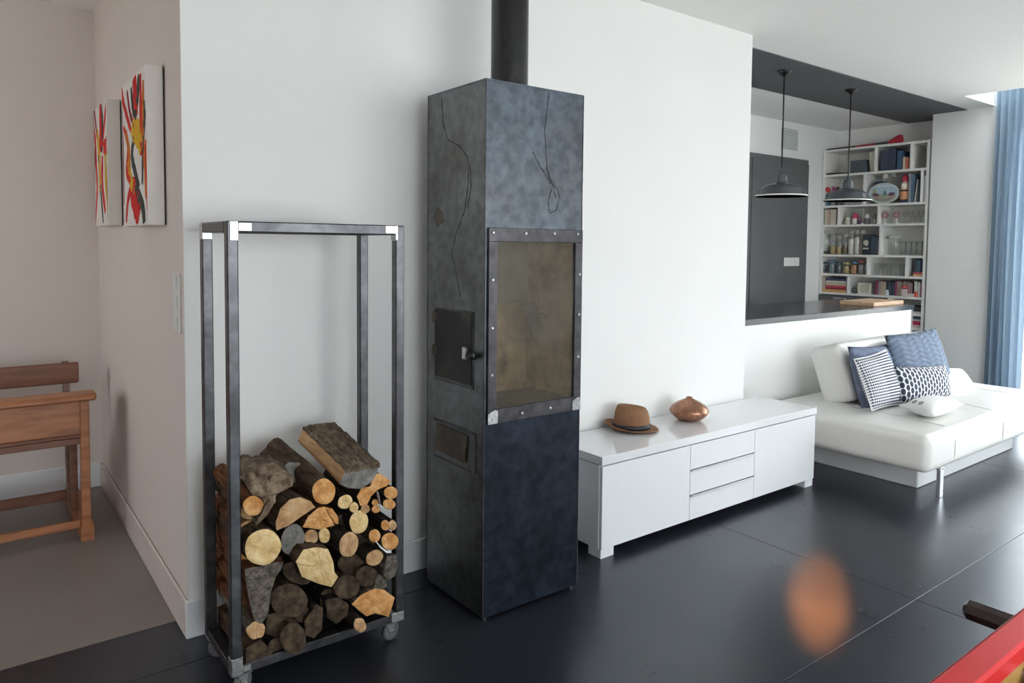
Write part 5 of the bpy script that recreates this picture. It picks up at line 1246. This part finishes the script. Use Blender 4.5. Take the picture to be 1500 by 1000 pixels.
ya_, yb_ = shy(1261), shy(1280); z = SZ[6]; pf_ = thing('picture_frame', 'small cream picture frame standing on the sixth shelf', 'frame', (7.6, (ya_ + yb_) / 2, z))
mb = MB()
for a, b in (((ya_, z), (yb_, z + .02)), ((ya_, z + .098), (yb_, z + .118)), ((ya_, z + .02), (ya_ - .022, z + .098)), ((yb_ + .022, z + .02), (yb_, z + .098))): mb.box((7.585, a[0], a[1]), (7.600, b[0], b[1]), bev=.002)
mb.build('frame', bmat((.68, .66, .55)), pf_)
mb = MB(); mb.box((7.590, ya_ - .022, z + .02), (7.597, yb_ + .022, z + .098)); mb.build('picture', bmat((.52, .50, .42)), pf_)
cols = [((.09, .05, .09), 'dark plum'), ((.24, .05, .09), 'wine red'), ((.32, .26, .26), 'mauve grey'), ((.58, .44, .36), 'pinkish'), ((.60, .52, .36), 'straw yellow'), ((.04, .05, .08), 'black'), ((.08, .12, .14), 'bottle green'), ((.05, .06, .10), 'ink blue'), ((.07, .07, .12), 'indigo'), ((.40, .06, .16), 'magenta'), ((.44, .36, .26), 'khaki'), ((.50, .42, .30), 'sand'), ((.40, .34, .27), 'mud brown'), ((.34, .29, .26), 'taupe'), ((.30, .26, .25), 'smoke grey'), ((.42, .25, .24), 'dusty rose'), ((.28, .22, .22), 'umber'), ((.36, .30, .28), 'ash brown')]
px = 1282.0
for k, (c, nm) in enumerate(cols[:17]):
    w = (3.2, 3.4, 3.6, 3.8, 4.2, 3.2, 3.4, 3.6, 3.2, 2.8, 3.0, 3.4, 3.2, 3.4, 3.2, 3.6, 3.4, 3.4)[k]
    book(px, px + w - .15, 6, .135 + .02 * ((k * 7) % 4) / 4, c, '%s book in the upright row on the sixth shelf' % nm, inset=.05); px += w
book(1343.2, 1347.6, 6, .155, (.50, .56, .48), 'pale green book near the right end of the sixth shelf', inset=.03); book(1348, 1352.5, 6, .15, (.62, .60, .58), 'white book near the right end of the sixth shelf', inset=.03); book(1353, 1358.5, 6, .15, (.50, .10, .12), 'red book near the right end of the sixth shelf', inset=.03)
pot(1302.5, 6, .020, .06, (.66, .66, .70), (.68, .68, .72), 'tiny white figure in front of the dark books on the sixth shelf')
mb = MB(); ya_, yb_ = shy(1325), shy(1333); mb.box((7.58, yb_, SZ[6]), (7.615, ya_, SZ[6] + .075), bev=.004); single('gift_box', mb, bmat((.62, .52, .50)), 'small whitish box in front of the books on the sixth shelf', 'box')
mb = MB(); ya_, yb_ = shy(1333.5), shy(1344.5); mb.box((7.58, yb_, SZ[6]), (7.615, ya_, SZ[6] + .030), bev=.004); single('tray_box', mb, bmat((.66, .56, .52)), 'low pale tray in front of the books on the sixth shelf', 'box')
mb = MB(); y = shy(1329.5); mb.lathe([(0, 0), (.028, .004), (.032, .02), (.02, .036), (0, .04)], (7.598, y, SZ[6] + .075), 14); single('red_apple_ornament', mb, bmat((.48, .08, .10)), 'round red ornament sitting on the whitish box', 'ornament')
mb = MB(); y = shy(1346); mb.lathe([(0, 0), (.016, 0), (.018, .01), (.018, .045), (.012, .055), (0, .056)], (7.582 + .018, y, SZ[6]), 14); single('red_pot', mb, bmat((.55, .08, .06)), 'small red pot by the pale green book', 'pot')

# lower right niche: boxes and books lying flat
zz = .8002
def niche(z0, items):
    z = z0
    for h, c, lb, a, b in items: flat_book(a, b, z, h, c, lb, depth=.24, inset=.012); z += h + .0006
niche(.8005, ((.020, (.55, .53, .50), 'white flat book in the niche below the sixth shelf', 1330, 1358), (.050, (.028, .028, .034), 'black flat box in the niche below the sixth shelf', 1328, 1358)))
niche(.6555, ((.030, (.55, .46, .42), 'pale pink book at the bottom of the lower niche', 1330, 1358), (.038, (.45, .035, .09), 'crimson book in the lower niche', 1328, 1358), (.018, (.50, .48, .46), 'pale grey book in the lower niche', 1330, 1358), (.030, (.05, .08, .11), 'dark blue-black book on top of the lower niche stack', 1330, 1358)))
niche(.3605, ((.045, (.06, .09, .10), 'dark book at the bottom niche of the bookcase', 1328, 1358), (.04, (.10, .12, .20), 'slate book on the dark one in the bottom niche', 1329, 1358), (.05, (.05, .12, .12), 'dark green box on top in the bottom niche', 1328, 1358)))
